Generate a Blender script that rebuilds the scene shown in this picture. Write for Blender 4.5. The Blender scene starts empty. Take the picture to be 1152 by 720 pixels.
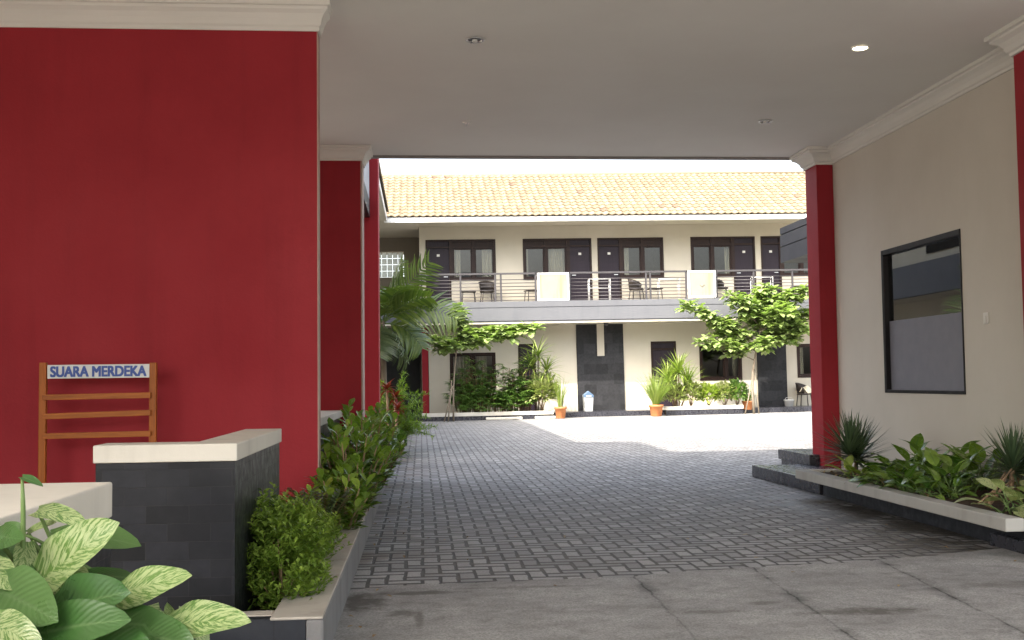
import bpy, bmesh, math, random
import numpy as np
from mathutils import Vector, Matrix
random.seed(7); rng = np.random.default_rng(7)
sc = bpy.context.scene
COL = sc.collection
# ------------------------------------------------------------------ camera, sky, sun, exposure
FPX = 1250.0; EYE = 1.3
_yaw = math.atan(103/FPX); _pit = math.atan(68.7/FPX); _rol = 0.012
FW = Vector((math.sin(_yaw)*math.cos(_pit), math.cos(_yaw)*math.cos(_pit), math.sin(_pit)))
_r = Vector((math.cos(_yaw), -math.sin(_yaw), 0)); _u = _r.cross(FW)
RT = _r*math.cos(_rol) - _u*math.sin(_rol); UP = RT.cross(FW)
CAM = Vector((0, 0, EYE))
cd = bpy.data.cameras.new('camera'); cam = bpy.data.objects.new('camera', cd); COL.objects.link(cam)
cd.sensor_width = 36; cd.lens = FPX/1152*36; cd.clip_end = 2000; cd.clip_start = 0.05
M4 = Matrix((RT, UP, -FW)).transposed().to_4x4(); M4.translation = CAM
cam.matrix_world = M4
sc.camera = cam

SUN_X, SUN_Y = 0.61, 0.66            # ground shift of a shadow per metre of height
sun_dir = Vector((SUN_X, SUN_Y, -1)).normalized()
sd = bpy.data.lights.new('sun', 'SUN'); sd.energy = 2.0; sd.angle = math.radians(0.55); sd.color = (1, .95, .86)
so = bpy.data.objects.new('sun', sd); COL.objects.link(so)
so.rotation_euler = sun_dir.to_track_quat('-Z', 'Y').to_euler()
w = bpy.data.worlds.new('World'); sc.world = w; w.use_nodes = True
nt = w.node_tree; bg = nt.nodes['Background']
sky = nt.nodes.new('ShaderNodeTexSky'); sky.sky_type = 'NISHITA'; sky.sun_disc = False
sky.sun_elevation = math.atan(1/math.hypot(SUN_X, SUN_Y)); sky.sun_rotation = math.atan2(-SUN_X, -SUN_Y) % (2*math.pi)
sky.dust_density = 6.0; sky.air_density = 1.2; sky.ozone_density = 1.0
hs = nt.nodes.new('ShaderNodeHueSaturation'); hs.inputs['Saturation'].default_value = .55      # milky hazy sky
nt.links.new(sky.outputs[0], hs.inputs['Color']); nt.links.new(hs.outputs[0], bg.inputs[0]); bg.inputs[1].default_value = 0.15
sc.view_settings.view_transform = 'Standard'; sc.view_settings.look = 'None'
sc.view_settings.gamma = 1; sc.view_settings.use_curve_mapping = False
sc.view_settings.exposure = 2.5
sc.cycles.max_bounces = 10; sc.cycles.diffuse_bounces = 6; sc.cycles.transparent_max_bounces = 16
try: sc.cycles.use_denoising = True
except Exception: pass

def at(px, py, Y):                    # photograph pixel -> point on the upright plane at depth Y
    d = FW*FPX + RT*(px-576) - UP*(py-360)
    return CAM + d*(Y/d.y)
def smooth(t): t = max(0., min(1., t)); return t*t*(3-2*t)
SLOPE = .0095
def gz(x, y): return SLOPE*(max(-9, min(22, x))+.7)*smooth((y-18)/14)   # the yard falls a little to the left

# ------------------------------------------------------------------ objects
def props(o, label=None, cat=None, group=None, kind=None):
    if label: o['label'] = label
    if cat: o['category'] = cat
    if group: o['group'] = group
    if kind: o['kind'] = kind
    return o
def thing(name, label, cat, loc=(0, 0, 0), group=None, rz=0):
    o = bpy.data.objects.new(name, None); COL.objects.link(o)
    o.location = loc; o.rotation_euler = (0, 0, rz); o.empty_display_size = .2
    return props(o, label, cat, group)
def copy_tree(o, parent=None):
    c = o.copy(); COL.objects.link(c); c.parent = parent
    for ch in list(o.children): copy_tree(ch, c)
    return c

class MB:
    def __init__(s): s.v = []; s.f = []; s.uv = None; s.sm = []
    def add(s, vs, fs, smooth=False):
        n = len(s.v); s.v += [tuple(v) for v in vs]
        s.f += [tuple(i+n for i in f) for f in fs]; s.sm += [smooth]*len(fs); return s
    def box(s, x0, x1, y0, y1, z0, z1):
        return s.add([(x0,y0,z0),(x1,y0,z0),(x1,y1,z0),(x0,y1,z0),(x0,y0,z1),(x1,y0,z1),(x1,y1,z1),(x0,y1,z1)],
                     [(0,3,2,1),(4,5,6,7),(0,1,5,4),(1,2,6,5),(2,3,7,6),(3,0,4,7)])
    def prism(s, poly, z0, z1):       # plan polygon, counter-clockwise
        n = len(poly)
        return s.add([(x,y,z0) for x,y in poly]+[(x,y,z1) for x,y in poly],
                     [tuple(range(n-1,-1,-1)), tuple(range(n,2*n))]+[(i,(i+1)%n,n+(i+1)%n,n+i) for i in range(n)])
    def tube(s, pts, rad, n=8, cap=True):
        pts = [Vector(p) for p in pts]; k = len(pts)
        rad = [rad]*k if isinstance(rad, (int, float)) else rad
        vs = []; ref = None
        for i, p in enumerate(pts):
            t = (pts[min(i+1,k-1)]-pts[max(i-1,0)]).normalized()
            if ref is None: ref = Vector((1,0,0)) if abs(t.x) < .8 else Vector((0,1,0))
            a = (ref - t*ref.dot(t)).normalized(); b = t.cross(a); ref = a
            for j in range(n):
                q = 2*math.pi*j/n; vs.append(p + (a*math.cos(q)+b*math.sin(q))*rad[i])
        fs = [(i*n+j, i*n+(j+1)%n, (i+1)*n+(j+1)%n, (i+1)*n+j) for i in range(k-1) for j in range(n)]
        if cap: fs += [tuple(range(n-1,-1,-1)), tuple(range((k-1)*n, k*n))]
        return s.add(vs, fs, True)
    def bar(s, a, b, wx, wz=None):    # square bar between two points
        a, b = Vector(a), Vector(b); wz = wz or wx; t = (b-a).normalized()
        ref = Vector((0,0,1)) if abs(t.z) < .9 else Vector((0,1,0))
        u = t.cross(ref).normalized()*wx/2; v = u.cross(t).normalized()*wz/2
        vs = [p+i*u+j*v for p in (a,b) for i,j in ((-1,-1),(1,-1),(1,1),(-1,1))]
        return s.add(vs, [(0,1,2,3),(7,6,5,4),(0,4,5,1),(1,5,6,2),(2,6,7,3),(3,7,4,0)])
    def lathe(s, prof, c=(0,0,0), n=24):
        c = Vector(c); vs = [c+Vector((r*math.cos(2*math.pi*j/n), r*math.sin(2*math.pi*j/n), z)) for r,z in prof for j in range(n)]
        return s.add(vs, [(i*n+j, i*n+(j+1)%n, (i+1)*n+(j+1)%n, (i+1)*n+j) for i in range(len(prof)-1) for j in range(n)], True)
    def build(s, name, mat, parent=None, bevel=0):
        me = bpy.data.meshes.new(name); me.from_pydata(s.v, [], s.f)
        me.polygons.foreach_set('use_smooth', s.sm); me.update()
        o = bpy.data.objects.new(name, me); COL.objects.link(o); o.parent = parent
        bm = bmesh.new(); bm.from_mesh(me); bmesh.ops.recalc_face_normals(bm, faces=bm.faces); bm.to_mesh(me); bm.free()
        if mat: me.materials.append(mat)
        if bevel:
            b = o.modifiers.new('bevel', 'BEVEL'); b.width = bevel; b.segments = 2; b.limit_method = 'ANGLE'; b.angle_limit = math.radians(40)
        return o
def box(name, mat, parent, x0, x1, y0, y1, z0, z1, bevel=0): return MB().box(x0,x1,y0,y1,z0,z1).build(name, mat, parent, bevel)

# ------------------------------------------------------------------ materials
class NG:
    def __init__(s, name):
        s.m = bpy.data.materials.new(name); s.m.use_nodes = True; s.t = s.m.node_tree
        s.b = s.t.nodes['Principled BSDF']; s.out = s.t.nodes['Material Output']
    def n(s, typ, **kw):
        x = s.t.nodes.new(typ)
        for k, v in kw.items(): setattr(x, k, v)
        return x
    def l(s, a, b): s.t.links.new(a, b)
    def val(s, sock, v):
        if hasattr(v, 'links') or isinstance(v, bpy.types.NodeSocket): s.l(v, sock)
        else: sock.default_value = v
    def math(s, op, a, b=0., c=0.):
        x = s.n('ShaderNodeMath', operation=op)
        for i, v in enumerate((a, b, c)): s.val(x.inputs[i], v)
        return x.outputs[0]
    def mix(s, fac, a, b, mode='MIX'):
        x = s.n('ShaderNodeMix', data_type='RGBA', blend_type=mode)
        s.val(x.inputs[0], fac)
        for sock, v in ((x.inputs[6], a), (x.inputs[7], b)):
            if isinstance(v, tuple): sock.default_value = (*v[:3], 1)
            else: s.l(v, sock)
        return x.outputs[2]
    def coord(s, kind='Object'): return s.n('ShaderNodeTexCoord').outputs[kind]
    def noise(s, vec, scale, detail=4, rough=.55, dist=0):
        x = s.n('ShaderNodeTexNoise'); s.l(vec, x.inputs['Vector']); x.inputs['Scale'].default_value = scale
        x.inputs['Detail'].default_value = detail; x.inputs['Roughness'].default_value = rough; x.inputs['Distortion'].default_value = dist
        return x.outputs['Fac']
    def ramp(s, fac, lo, hi, a=0., b=1.):
        x = s.n('ShaderNodeMapRange'); s.l(fac, x.inputs[0]); x.inputs[1].default_value = lo; x.inputs[2].default_value = hi
        x.inputs[3].default_value = a; x.inputs[4].default_value = b; return x.outputs[0]
    def sep(s, v):
        x = s.n('ShaderNodeSeparateXYZ'); s.l(v, x.inputs[0]); return x.outputs
    def comb(s, x, y, z):
        c = s.n('ShaderNodeCombineXYZ')
        for i, v in enumerate((x, y, z)): s.val(c.inputs[i], v)
        return c.outputs[0]
    def scale(s, v, k):
        x = s.n('ShaderNodeVectorMath', operation='MULTIPLY'); s.l(v, x.inputs[0]); x.inputs[1].default_value = k; return x.outputs[0]
    def bump(s, h, strength=.3, dist=.01):
        x = s.n('ShaderNodeBump'); s.l(h, x.inputs['Height']); x.inputs['Strength'].default_value = strength; x.inputs['Distance'].default_value = dist
        s.l(x.outputs[0], s.b.inputs['Normal'])
    def spec(s, v): s.b.inputs['Specular IOR Level'].default_value = v; return s
    def base(s, c):
        if isinstance(c, tuple): s.b.inputs['Base Color'].default_value = (*c, 1)
        else: s.l(c, s.b.inputs['Base Color'])
    def rough(s, v): s.val(s.b.inputs['Roughness'], v)

def plaster(name, c, c2=None, rough=.8, streak=.12, bump=.12):
    g = NG(name); v = g.coord(); c2 = c2 or tuple(x*.8 for x in c)
    big = g.noise(v, .9, 5, .6); st = g.noise(g.scale(v, (4, 4, .35)), 1.5, 5, .6); fine = g.noise(v, 60, 3)
    f = g.math('ADD', g.ramp(big, .35, .7, 0, .6), g.ramp(st, .5, .8, 0, streak*3))
    g.base(g.mix(g.math('MINIMUM', f, 1.), c, c2)); g.rough(g.ramp(big, .3, .7, rough-.1, rough+.08))
    g.spec(.18); g.bump(g.math('ADD', g.math('MULTIPLY', fine, .4), g.math('MULTIPLY', g.noise(v, 9, 3), .6)), bump, .01)
    return g.m
def paint(name, c, rough=.5, metal=0, var=.12, bump=0.0):
    g = NG(name); v = g.coord(); n = g.noise(v, 7, 4)
    g.base(g.mix(g.ramp(n, .3, .75), c, tuple(x*(1-var) for x in c)))
    g.rough(g.ramp(n, .3, .7, max(.05, rough-.06), rough+.06)); g.b.inputs['Metallic'].default_value = metal
    if bump: g.bump(g.noise(v, 90, 3), bump, .004)
    return g.m
def wood(name, c, c2, rough=.45, axis=0):
    g = NG(name); v = g.coord(); k = [(2,40,40),(40,2,40),(40,40,2)][axis]
    n = g.noise(g.scale(v, k), 1, 5, .65, .6); n2 = g.noise(v, 3, 2)
    g.base(g.mix(g.math('ADD', g.ramp(n, .35, .7, 0, .8), g.ramp(n2, .3, .8, 0, .25)), c, c2)); g.rough(rough); g.bump(n, .1, .003); return g.m
def slate(name, bw, bh, c=(.035,.038,.046), c2=(.06,.064,.075), mortar=(.02,.02,.024), rough=.5, off=.5, spec=.3, dustk=.12, bmp=.4):
    g = NG(name); x, y, z = g.sep(g.coord())
    b = g.n('ShaderNodeTexBrick'); b.offset = off
    g.l(g.comb(g.math('ADD', x, y), z, 0.), b.inputs['Vector']); b.inputs['Scale'].default_value = 1
    b.inputs['Brick Width'].default_value = bw; b.inputs['Row Height'].default_value = bh
    b.inputs['Mortar Size'].default_value = .0022; b.inputs['Mortar Smooth'].default_value = .2; b.inputs['Bias'].default_value = 0
    b.inputs['Color1'].default_value = (*c, 1); b.inputs['Color2'].default_value = (*c2, 1); b.inputs['Mortar'].default_value = (*mortar, 1)
    v = g.coord(); n = g.noise(v, 14, 6, .65); n2 = g.noise(v, 3, 4)
    dust = g.ramp(n2, .5, .8, 0, dustk)
    g.base(g.mix(dust, g.mix(g.ramp(n, .3, .75, 0, .5), b.outputs['Color'], tuple(k*.55 for k in c)), (.10,.10,.105)))
    g.rough(g.ramp(n, .3, .7, rough-.1, rough+.15)); g.spec(spec)
    g.bump(g.math('SUBTRACT', g.math('MULTIPLY', n, .35), b.outputs['Fac']), bmp, .006); return g.m
def leafmat(name, c, c2, rough=.4, trans=.3, mid=None, vein=0., var_c=None, var_amt=0.):
    g = NG(name); at_ = g.n('ShaderNodeAttribute', attribute_name='rnd'); r = at_.outputs['Fac']
    uv = g.n('ShaderNodeUVMap').outputs[0]; u, t, _ = g.sep(uv)
    n = g.noise(g.coord(), 11, 4)
    col = g.mix(g.ramp(g.math('ADD', g.math('MULTIPLY', r, .75), g.math('MULTIPLY', n, .35)), .1, .95), c, c2)
    au = g.math('ABSOLUTE', g.math('SUBTRACT', u, .5))
    if var_c:                        # cream streaks that run from the midrib to the margin
        vv = g.comb(g.math('ADD', g.math('MULTIPLY', au, 2.6), g.math('MULTIPLY', r, 31.)), g.math('SUBTRACT', g.math('MULTIPLY', t, 9.), g.math('MULTIPLY', au, 7.)), g.math('GREATER_THAN', u, .5))
        s = g.noise(vv, 2.1, 5, .68, .5)
        col = g.mix(g.math('MULTIPLY', g.ramp(s, .52-var_amt*.16, .60-var_amt*.16), .95), col, var_c)
    if mid: col = g.mix(g.ramp(au, .01, .05, .8, 0.), col, mid)
    if vein:
        wv = g.math('SINE', g.math('MULTIPLY', g.math('SUBTRACT', t, g.math('MULTIPLY', au, .55)), 75.))
        g.bump(wv, vein, .003)
    g.base(col); g.rough(g.ramp(n, .3, .7, rough-.08, rough+.1))
    tr = g.n('ShaderNodeBsdfTranslucent'); g.l(g.mix(1., col, (1.0, 1.25, .5), 'MULTIPLY'), tr.inputs[0])
    mx = g.n('ShaderNodeMixShader'); mx.inputs[0].default_value = trans
    g.l(g.b.outputs[0], mx.inputs[1]); g.l(tr.outputs[0], mx.inputs[2]); g.l(mx.outputs[0], g.out.inputs[0]); return g.m
def glass(name, tint=(.9,.93,.95), refl=1.0):
    g = NG(name); tb = g.n('ShaderNodeBsdfTransparent'); tb.inputs[0].default_value = (*tint, 1)
    gl = g.n('ShaderNodeBsdfGlossy'); gl.inputs['Roughness'].default_value = .015
    fr = g.n('ShaderNodeFresnel'); fr.inputs[0].default_value = 1.6
    mx = g.n('ShaderNodeMixShader'); g.l(g.math('MINIMUM', g.math('MULTIPLY', fr.outputs[0], refl), 1.), mx.inputs[0]); g.l(tb.outputs[0], mx.inputs[1]); g.l(gl.outputs[0], mx.inputs[2])
    g.l(mx.outputs[0], g.out.inputs[0]); return g.m

def paver_mat():
    g = NG('herringbone pavers'); W = .118
    v = g.coord(); x, y, _ = g.sep(v)
    wob = g.noise(v, 2.5, 2); x = g.math('ADD', x, g.math('MULTIPLY', g.math('SUBTRACT', wob, .5), .03))
    wob2 = g.noise(g.scale(v, (1.3, 1, 1)), 2.2, 2); y = g.math('ADD', y, g.math('MULTIPLY', g.math('SUBTRACT', wob2, .5), .03))
    xs = g.math('DIVIDE', x, W); ys = g.math('DIVIDE', y, W)
    i = g.math('FLOOR', xs); j = g.math('FLOOR', ys); fx = g.math('SUBTRACT', xs, i); fy = g.math('SUBTRACT', ys, j)
    k = g.math('FLOORED_MODULO', g.math('SUBTRACT', i, j), 4.)
    is_ = [g.math('COMPARE', k, float(q), .1) for q in range(4)]
    big = 2.
    dl = g.math('ADD', fx, g.math('MULTIPLY', is_[1], big)); dr = g.math('ADD', g.math('SUBTRACT', 1., fx), g.math('MULTIPLY', is_[0], big))
    db = g.math('ADD', fy, g.math('MULTIPLY', is_[2], big)); dt = g.math('ADD', g.math('SUBTRACT', 1., fy), g.math('MULTIPLY', is_[3], big))
    d = g.math('MINIMUM', g.math('MINIMUM', dl, dr), g.math('MULTIPLY', g.math('MINIMUM', db, dt), .62))
    bi = g.math('SUBTRACT', i, is_[1]); bj = g.math('SUBTRACT', j, is_[2])
    wn = g.n('ShaderNodeTexWhiteNoise', noise_dimensions='3D'); g.l(g.comb(bi, bj, g.math('ADD', is_[2], is_[3])), wn.inputs['Vector']); rnd = wn.outputs['Value']
    fine = g.noise(v, 70, 5, .7); mid = g.noise(v, 5, 4); big_ = g.noise(v, .55, 5, .6)
    gapw = g.ramp(mid, .3, .7, .065, .15)
    gap = g.math('SUBTRACT', 1., g.ramp(g.math('SUBTRACT', d, gapw), -.03, .03))   # 1 in the joint
    chip = g.ramp(g.noise(v, 16, 5, .7), .62, .72, 0, .5)
    col = g.mix(rnd, (.205,.20,.196), (.40,.39,.38))
    col = g.mix(g.ramp(fine, .35, .75, 0, .6), col, (.13,.125,.12))
    col = g.mix(chip, col, (.13,.125,.12))
    col = g.mix(g.ramp(big_, .45, .75, 0, .45), col, (.15,.14,.13))
    # mossy wet strip by the right planter and soil washed out by the left kerb
    X, Y, _z = g.sep(v)
    nm = g.noise(v, 2.2, 5, .65)
    moss = g.math('MULTIPLY', g.ramp(g.math('ADD', X, g.math('MULTIPLY', nm, 1.3)), 3.95, 4.5), g.ramp(Y, 11.8, 13., 1., 0.))
    moss = g.math('MULTIPLY', moss, g.ramp(nm, .40, .52))
    col = g.mix(g.math('MULTIPLY', moss, .85), col, (.060,.050,.032))
    soil = g.math('MULTIPLY', g.ramp(g.math('SUBTRACT', X, g.math('MULTIPLY', nm, .9)), -.75, -.35, 1., 0.), g.ramp(g.noise(v, 1.1, 3), .42, .55))
    col = g.mix(g.math('MULTIPLY', soil, .6), col, (.15,.115,.085))
    joint = g.mix(g.ramp(mid, .4, .6), (.020,.018,.016), (.06,.052,.042))
    far = g.ramp(Y, 22., 34., 1., .45)
    col = g.mix(g.math('MULTIPLY', gap, g.math('MULTIPLY', far, .93)), col, joint)
    g.base(col); g.rough(g.math('SUBTRACT', g.ramp(fine, .3, .7, .62, .85), g.math('MULTIPLY', moss, .25)))
    h = g.math('ADD', g.math('SUBTRACT', g.math('MULTIPLY', g.math('ADD', g.math('MULTIPLY', fine, .25), g.math('MULTIPLY', rnd, .35)), 1.), gap), g.math('MULTIPLY', mid, .3))
    g.bump(h, .7, .008); return g.m
def apron_mat():
    g = NG('old concrete'); v = g.coord(); X, Y, _ = g.sep(v)
    fine = g.noise(v, 90, 5, .7); mid = g.noise(v, 7, 6, .65); big = g.noise(g.scale(v, (1.0, 1.3, 1)), 1.3, 7, .68); swirl = g.noise(g.scale(v, (1.5, 2.6, 1)), 1.6, 6, .7, 1.6)
    col = g.mix(g.ramp(big, .3, .7), (.19,.183,.172), (.44,.43,.41))
    col = g.mix(g.ramp(swirl, .5, .8, 0, .5), col, (.42,.41,.395))
    col = g.mix(g.ramp(mid, .5, .75, 0, .6), col, (.12,.115,.105)); col = g.mix(g.ramp(fine, .42, .62, 0, .75), col, (.12,.115,.11))
    col = g.mix(g.ramp(g.noise(v, 28, 5, .75), .6, .7, 0, .5), col, (.50,.49,.47))
    wn = g.noise(v, 3.2, 5, .7)
    crack = None
    for x0, sl, wd in ((1.38, .02, .013), (2.2, .06, .014), (3.12, .09, .013)):
        dd = g.math('ABSOLUTE', g.math('ADD', g.math('SUBTRACT', X, x0), g.math('ADD', g.math('MULTIPLY', g.math('SUBTRACT', Y, 6.6), -sl), g.math('ADD', g.math('MULTIPLY', g.math('SUBTRACT', wn, .5), .07), g.math('MULTIPLY', g.math('SUBTRACT', g.noise(v, 22, 4, .7), .5), .035)))))
        brk = g.ramp(g.noise(v, 2.3+sl*9, 4, .65), .34, .6)
        c = g.math('MAXIMUM', g.math('MULTIPLY', g.ramp(dd, .004, .016, 1., 0.), brk), g.math('MULTIPLY', g.ramp(dd, .01, .09, .6, 0.), g.math('MULTIPLY', brk, brk)))
        c = g.math('MAXIMUM', c, g.ramp(dd, .002, .007, .35, 0.))
        crack = c if crack is None else g.math('MAXIMUM', crack, c)
    stain = None
    for cx, cy, rx, ry, a in ((2.45, 6.05, .34, .10, .8), (1.62, 6.15, .2, .05, .5), (1.95, 6.35, .12,.05,.5), (-.36, 6.72, .16, .3, .95), (-.12, 6.35, .10, .12, .7), (-.05, 6.95, .35, .07, .75), (.6, 7.05, .5, .05, .45), (3.6, 6.7, .3, .12, .4), (-.02, 6.2, .03, .3, .6)):
        q = g.math('ADD', g.math('POWER', g.math('DIVIDE', g.math('SUBTRACT', X, cx), rx), 2.), g.math('POWER', g.math('DIVIDE', g.math('SUBTRACT', Y, cy), ry), 2.))
        q = g.math('ADD', q, g.math('MULTIPLY', g.math('SUBTRACT', g.noise(v, 9, 5, .7), .5), 3.4))
        c = g.ramp(q, .1, 1.2, a, 0.)
        stain = c if stain is None else g.math('MAXIMUM', stain, c)
    col = g.mix(stain, col, (.062,.052,.040)); col = g.mix(crack, col, (.03,.027,.024))
    g.base(col); g.rough(g.ramp(mid, .3, .7, .7, .9))
    g.bump(g.math('SUBTRACT', g.math('ADD', g.math('MULTIPLY', fine, .3), g.math('MULTIPLY', mid, .5)), crack), .5, .01); return g.m
def tile_mat():
    g = NG('clay roof tiles'); r = g.n('ShaderNodeAttribute', attribute_name='rnd').outputs['Fac']; v = g.coord(); n = g.noise(v, 12, 4)
    col = g.mix(g.ramp(r, .0, .9), (.185,.148,.088), (.14,.10,.055)); col = g.mix(g.ramp(r, .975, .985, 0, .7), col, (.09,.05,.03))
    g.base(g.mix(g.ramp(n, .5, .8, 0, .4), col, (.12,.075,.04))); g.rough(.75); g.bump(n, .2, .01); return g.m

RED = plaster('maroon stucco', (.315,.022,.030), (.235,.0165,.023), .62, .16, .3)
CREAM = plaster('cream wall paint', (.60,.55,.46), (.52,.475,.39), .8, .08)
SIDE = plaster('beige wall paint', (.61,.57,.50), (.54,.50,.43), .75, .06)
FACADE = plaster('facade paint', (.55,.505,.415), (.485,.44,.35), .8, .08)
SHADETAUPE = plaster('shaded taupe paint', (.30,.26,.21), None, .8)  # the recess's shade is put into this darker wall colour
CEIL = plaster('ceiling paint', (.77,.755,.715), (.72,.70,.66), .85, .04, .06)
ENDM = plaster('rubbed painted edge', (.46,.34,.29), (.36,.25,.21), .8)
TRIM = plaster('cornice paint', (.72,.70,.65), (.64,.62,.57), .7, .05, .05)
CAPM = plaster('cream stone cap', (.60,.565,.49), (.45,.42,.36), .75, .2, .25)
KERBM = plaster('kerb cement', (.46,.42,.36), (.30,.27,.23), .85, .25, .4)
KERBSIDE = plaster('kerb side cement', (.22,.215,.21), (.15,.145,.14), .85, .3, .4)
CAPG = plaster('grey stone cap', (.43,.42,.39), (.33,.32,.29), .75, .25, .25)
SLATE = slate('black slate blocks', .195, .083, (.004,.0045,.006), (.017,.018,.023), (.022,.022,.024), rough=.38, spec=.22, bmp=.5)
SLATEL = slate('grey slate slabs', .6, .3, (.022,.024,.030), (.030,.033,.040))
STEPM = slate('dark step tiles', .30, .4, (.022,.022,.029), (.032,.032,.042), (.012,.012,.016), .26, spec=.6, bmp=.06)
STONE = slate('dark wall stone', .42, .36, (.010,.010,.011), (.030,.030,.033), (.006,.006,.007), .6)
GREYCLAD = plaster('grey cladding', (.115,.117,.125), (.09,.092,.10), .6, .15, .1)
DARKCLAD = plaster('dark grey cladding', (.012,.013,.017), (.009,.010,.013), .5, .05, .05)
PALECLAD = plaster('pale grey cladding', (.45,.46,.48), None, .6, .1, .05)
WHITE = paint('white paint', (.78,.77,.74), .5)
DKWOOD = wood('dark brown timber', (.035,.018,.013), (.016,.009,.008), .4, 2)
DOORM = wood('dark violet door veneer', (.030,.022,.030), (.018,.012,.018), .42, 2)
ORWOOD = wood('varnished orange timber', (.42,.125,.020), (.24,.065,.010), .4, 2)
ORWOODX = wood('varnished orange rail', (.44,.135,.022), (.22,.06,.010), .4, 0)
METAL = paint('dark rail metal', (.055,.050,.052), .45, .2)
CHROME = paint('brushed metal', (.6,.6,.6), .3, .9)
GALV = paint('pale tube metal', (.62,.62,.60), .4, .3)
BLACKF = paint('black window frame', (.012,.011,.012), .4)
GLASS = glass('window glass', (.80,.83,.85), .75)
GLASSR = glass('office glass', (.75,.78,.82), 2.2)
FROST = paint('frosted film', (.20,.20,.235), .55, 0, .05)
CURT = paint('cream curtain', (.62,.53,.36), .9)
ROOMM = paint('room wall', (.35,.31,.26), .9)
UNLITROOM = paint('unlit room tone', (.05,.05,.05), .9)  # near-black colour holds the shade of unlit interiors
TILE = tile_mat()
SOIL = plaster('planting soil', (.085,.058,.038), (.04,.028,.02), .95, .3, .8)
TERRA = paint('terracotta', (.50,.185,.065), .75, 0, .3, .2)
BARK = wood('grey bark', (.26,.21,.15), (.14,.11,.08), .85, 2)
STEMG = paint('green stem', (.10,.16,.04), .6)
STEMB = wood('brown stem', (.30,.20,.11), (.17,.11,.06), .8, 2)
PLASTIC = paint('off white plastic', (.74,.72,.66), .4)
BLUELID = paint('blue grey lid', (.07,.12,.19), .4)
RATTAN = paint('dark rattan', (.030,.022,.017), .6, 0, .3)
CLOTH = paint('cream cloth', (.78,.70,.52), .9, 0, .2)
PANELM = plaster('mottled cream panel', (.225,.215,.185), (.215,.18,.12), .5, .5, .05)
BLUEINK = paint('blue lettering', (.035,.085,.33), .5)
SIGNW = paint('white sign face', (.66,.68,.66), .4)
for m_ in (ORWOOD, ORWOODX, BLACKF, DKWOOD, DOORM, DARKCLAD): m_.node_tree.nodes['Principled BSDF'].inputs['Specular IOR Level'].default_value = .2
PAVE = paver_mat(); APRON = apron_mat()
EARTH = plaster('bare ground', (.20,.175,.145), (.13,.11,.09), .95, .2, .4)
TILEFLOOR = plaster('pale floor tile', (.52,.49,.44), (.42,.40,.36), .5, .1, .05)

# leaves
LM = dict(
 box=leafmat('small hedge leaf', (.12,.20,.030), (.27,.37,.06), .38, .35),
 glossy=leafmat('glossy shrub leaf', (.06,.14,.020), (.26,.37,.05), .28, .28, (.2,.28,.08)),
 zz=leafmat('dull pinnate leaf', (.035,.06,.022), (.085,.115,.05), .32, .15),
 palm=leafmat('palm leaflet', (.06,.11,.022), (.17,.22,.045), .35, .3),
 palmgrey=leafmat('greyed palm leaflet', (.05,.08,.035), (.11,.14,.06), .4, .2),
 fern=leafmat('bright fern', (.10,.20,.02), (.26,.34,.04), .5, .4),
 red=leafmat('red ti leaf', (.11,.012,.012), (.24,.035,.02), .4, .3),
 rhapis=leafmat('lady palm leaf', (.055,.13,.026), (.19,.30,.06), .35, .25),
 tree=leafmat('almond tree leaf', (.15,.215,.07), (.33,.39,.15), .4, .35, (.25,.32,.1)),
 spike=leafmat('dark spiky leaf', (.035,.065,.03), (.095,.14,.065), .35, .12),
 grass=leafmat('tall grass blade', (.12,.19,.028), (.27,.32,.07), .5, .35),
 var=leafmat('variegated leaf', (.05,.12,.018), (.11,.19,.03), .4, .3, None, 0, (.48,.46,.22), .45),
 aglo=leafmat('broad dark leaf', (.045,.12,.020), (.20,.30,.05), .25, .22, (.09,.17,.05), .12),
 limeleaf=leafmat('lime broad leaf', (.20,.28,.04), (.34,.40,.08), .35, .3, (.3,.36,.12), .1),
 dief=leafmat('pale centred leaf', (.05,.12,.02), (.10,.17,.03), .35, .25, None, 0, (.42,.46,.22), .75),
 pothos=leafmat('plain heart leaf', (.026,.075,.018), (.055,.115,.028), .32, .15, (.08,.14,.05), .10),
 pothosv=leafmat('marbled heart leaf', (.045,.11,.022), (.10,.18,.035), .35, .2, None, .10, (.29,.34,.16), .42),
)
SHAPES = {
 'lance': lambda t: np.sin(math.pi*t**.75)**.9 if True else t,
 'oval':  lambda t: np.sin(math.pi*np.clip(t,0,1))**.7,
 'obov':  lambda t: np.sin(math.pi*np.clip(t,0,1)**1.5)**.75,
 'heart': lambda t: np.where(t < .25, .60+.40*np.sin(np.clip(t/.25,0,1)*math.pi/2), np.cos(np.clip((t-.25)/.75,0,1)*math.pi/2)**.62),
 'strap': lambda t: np.where(t < .12, .55+.45*t/.12, (1-np.clip((t-.12)/.88,0,1)**2.2)),
}
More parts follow.
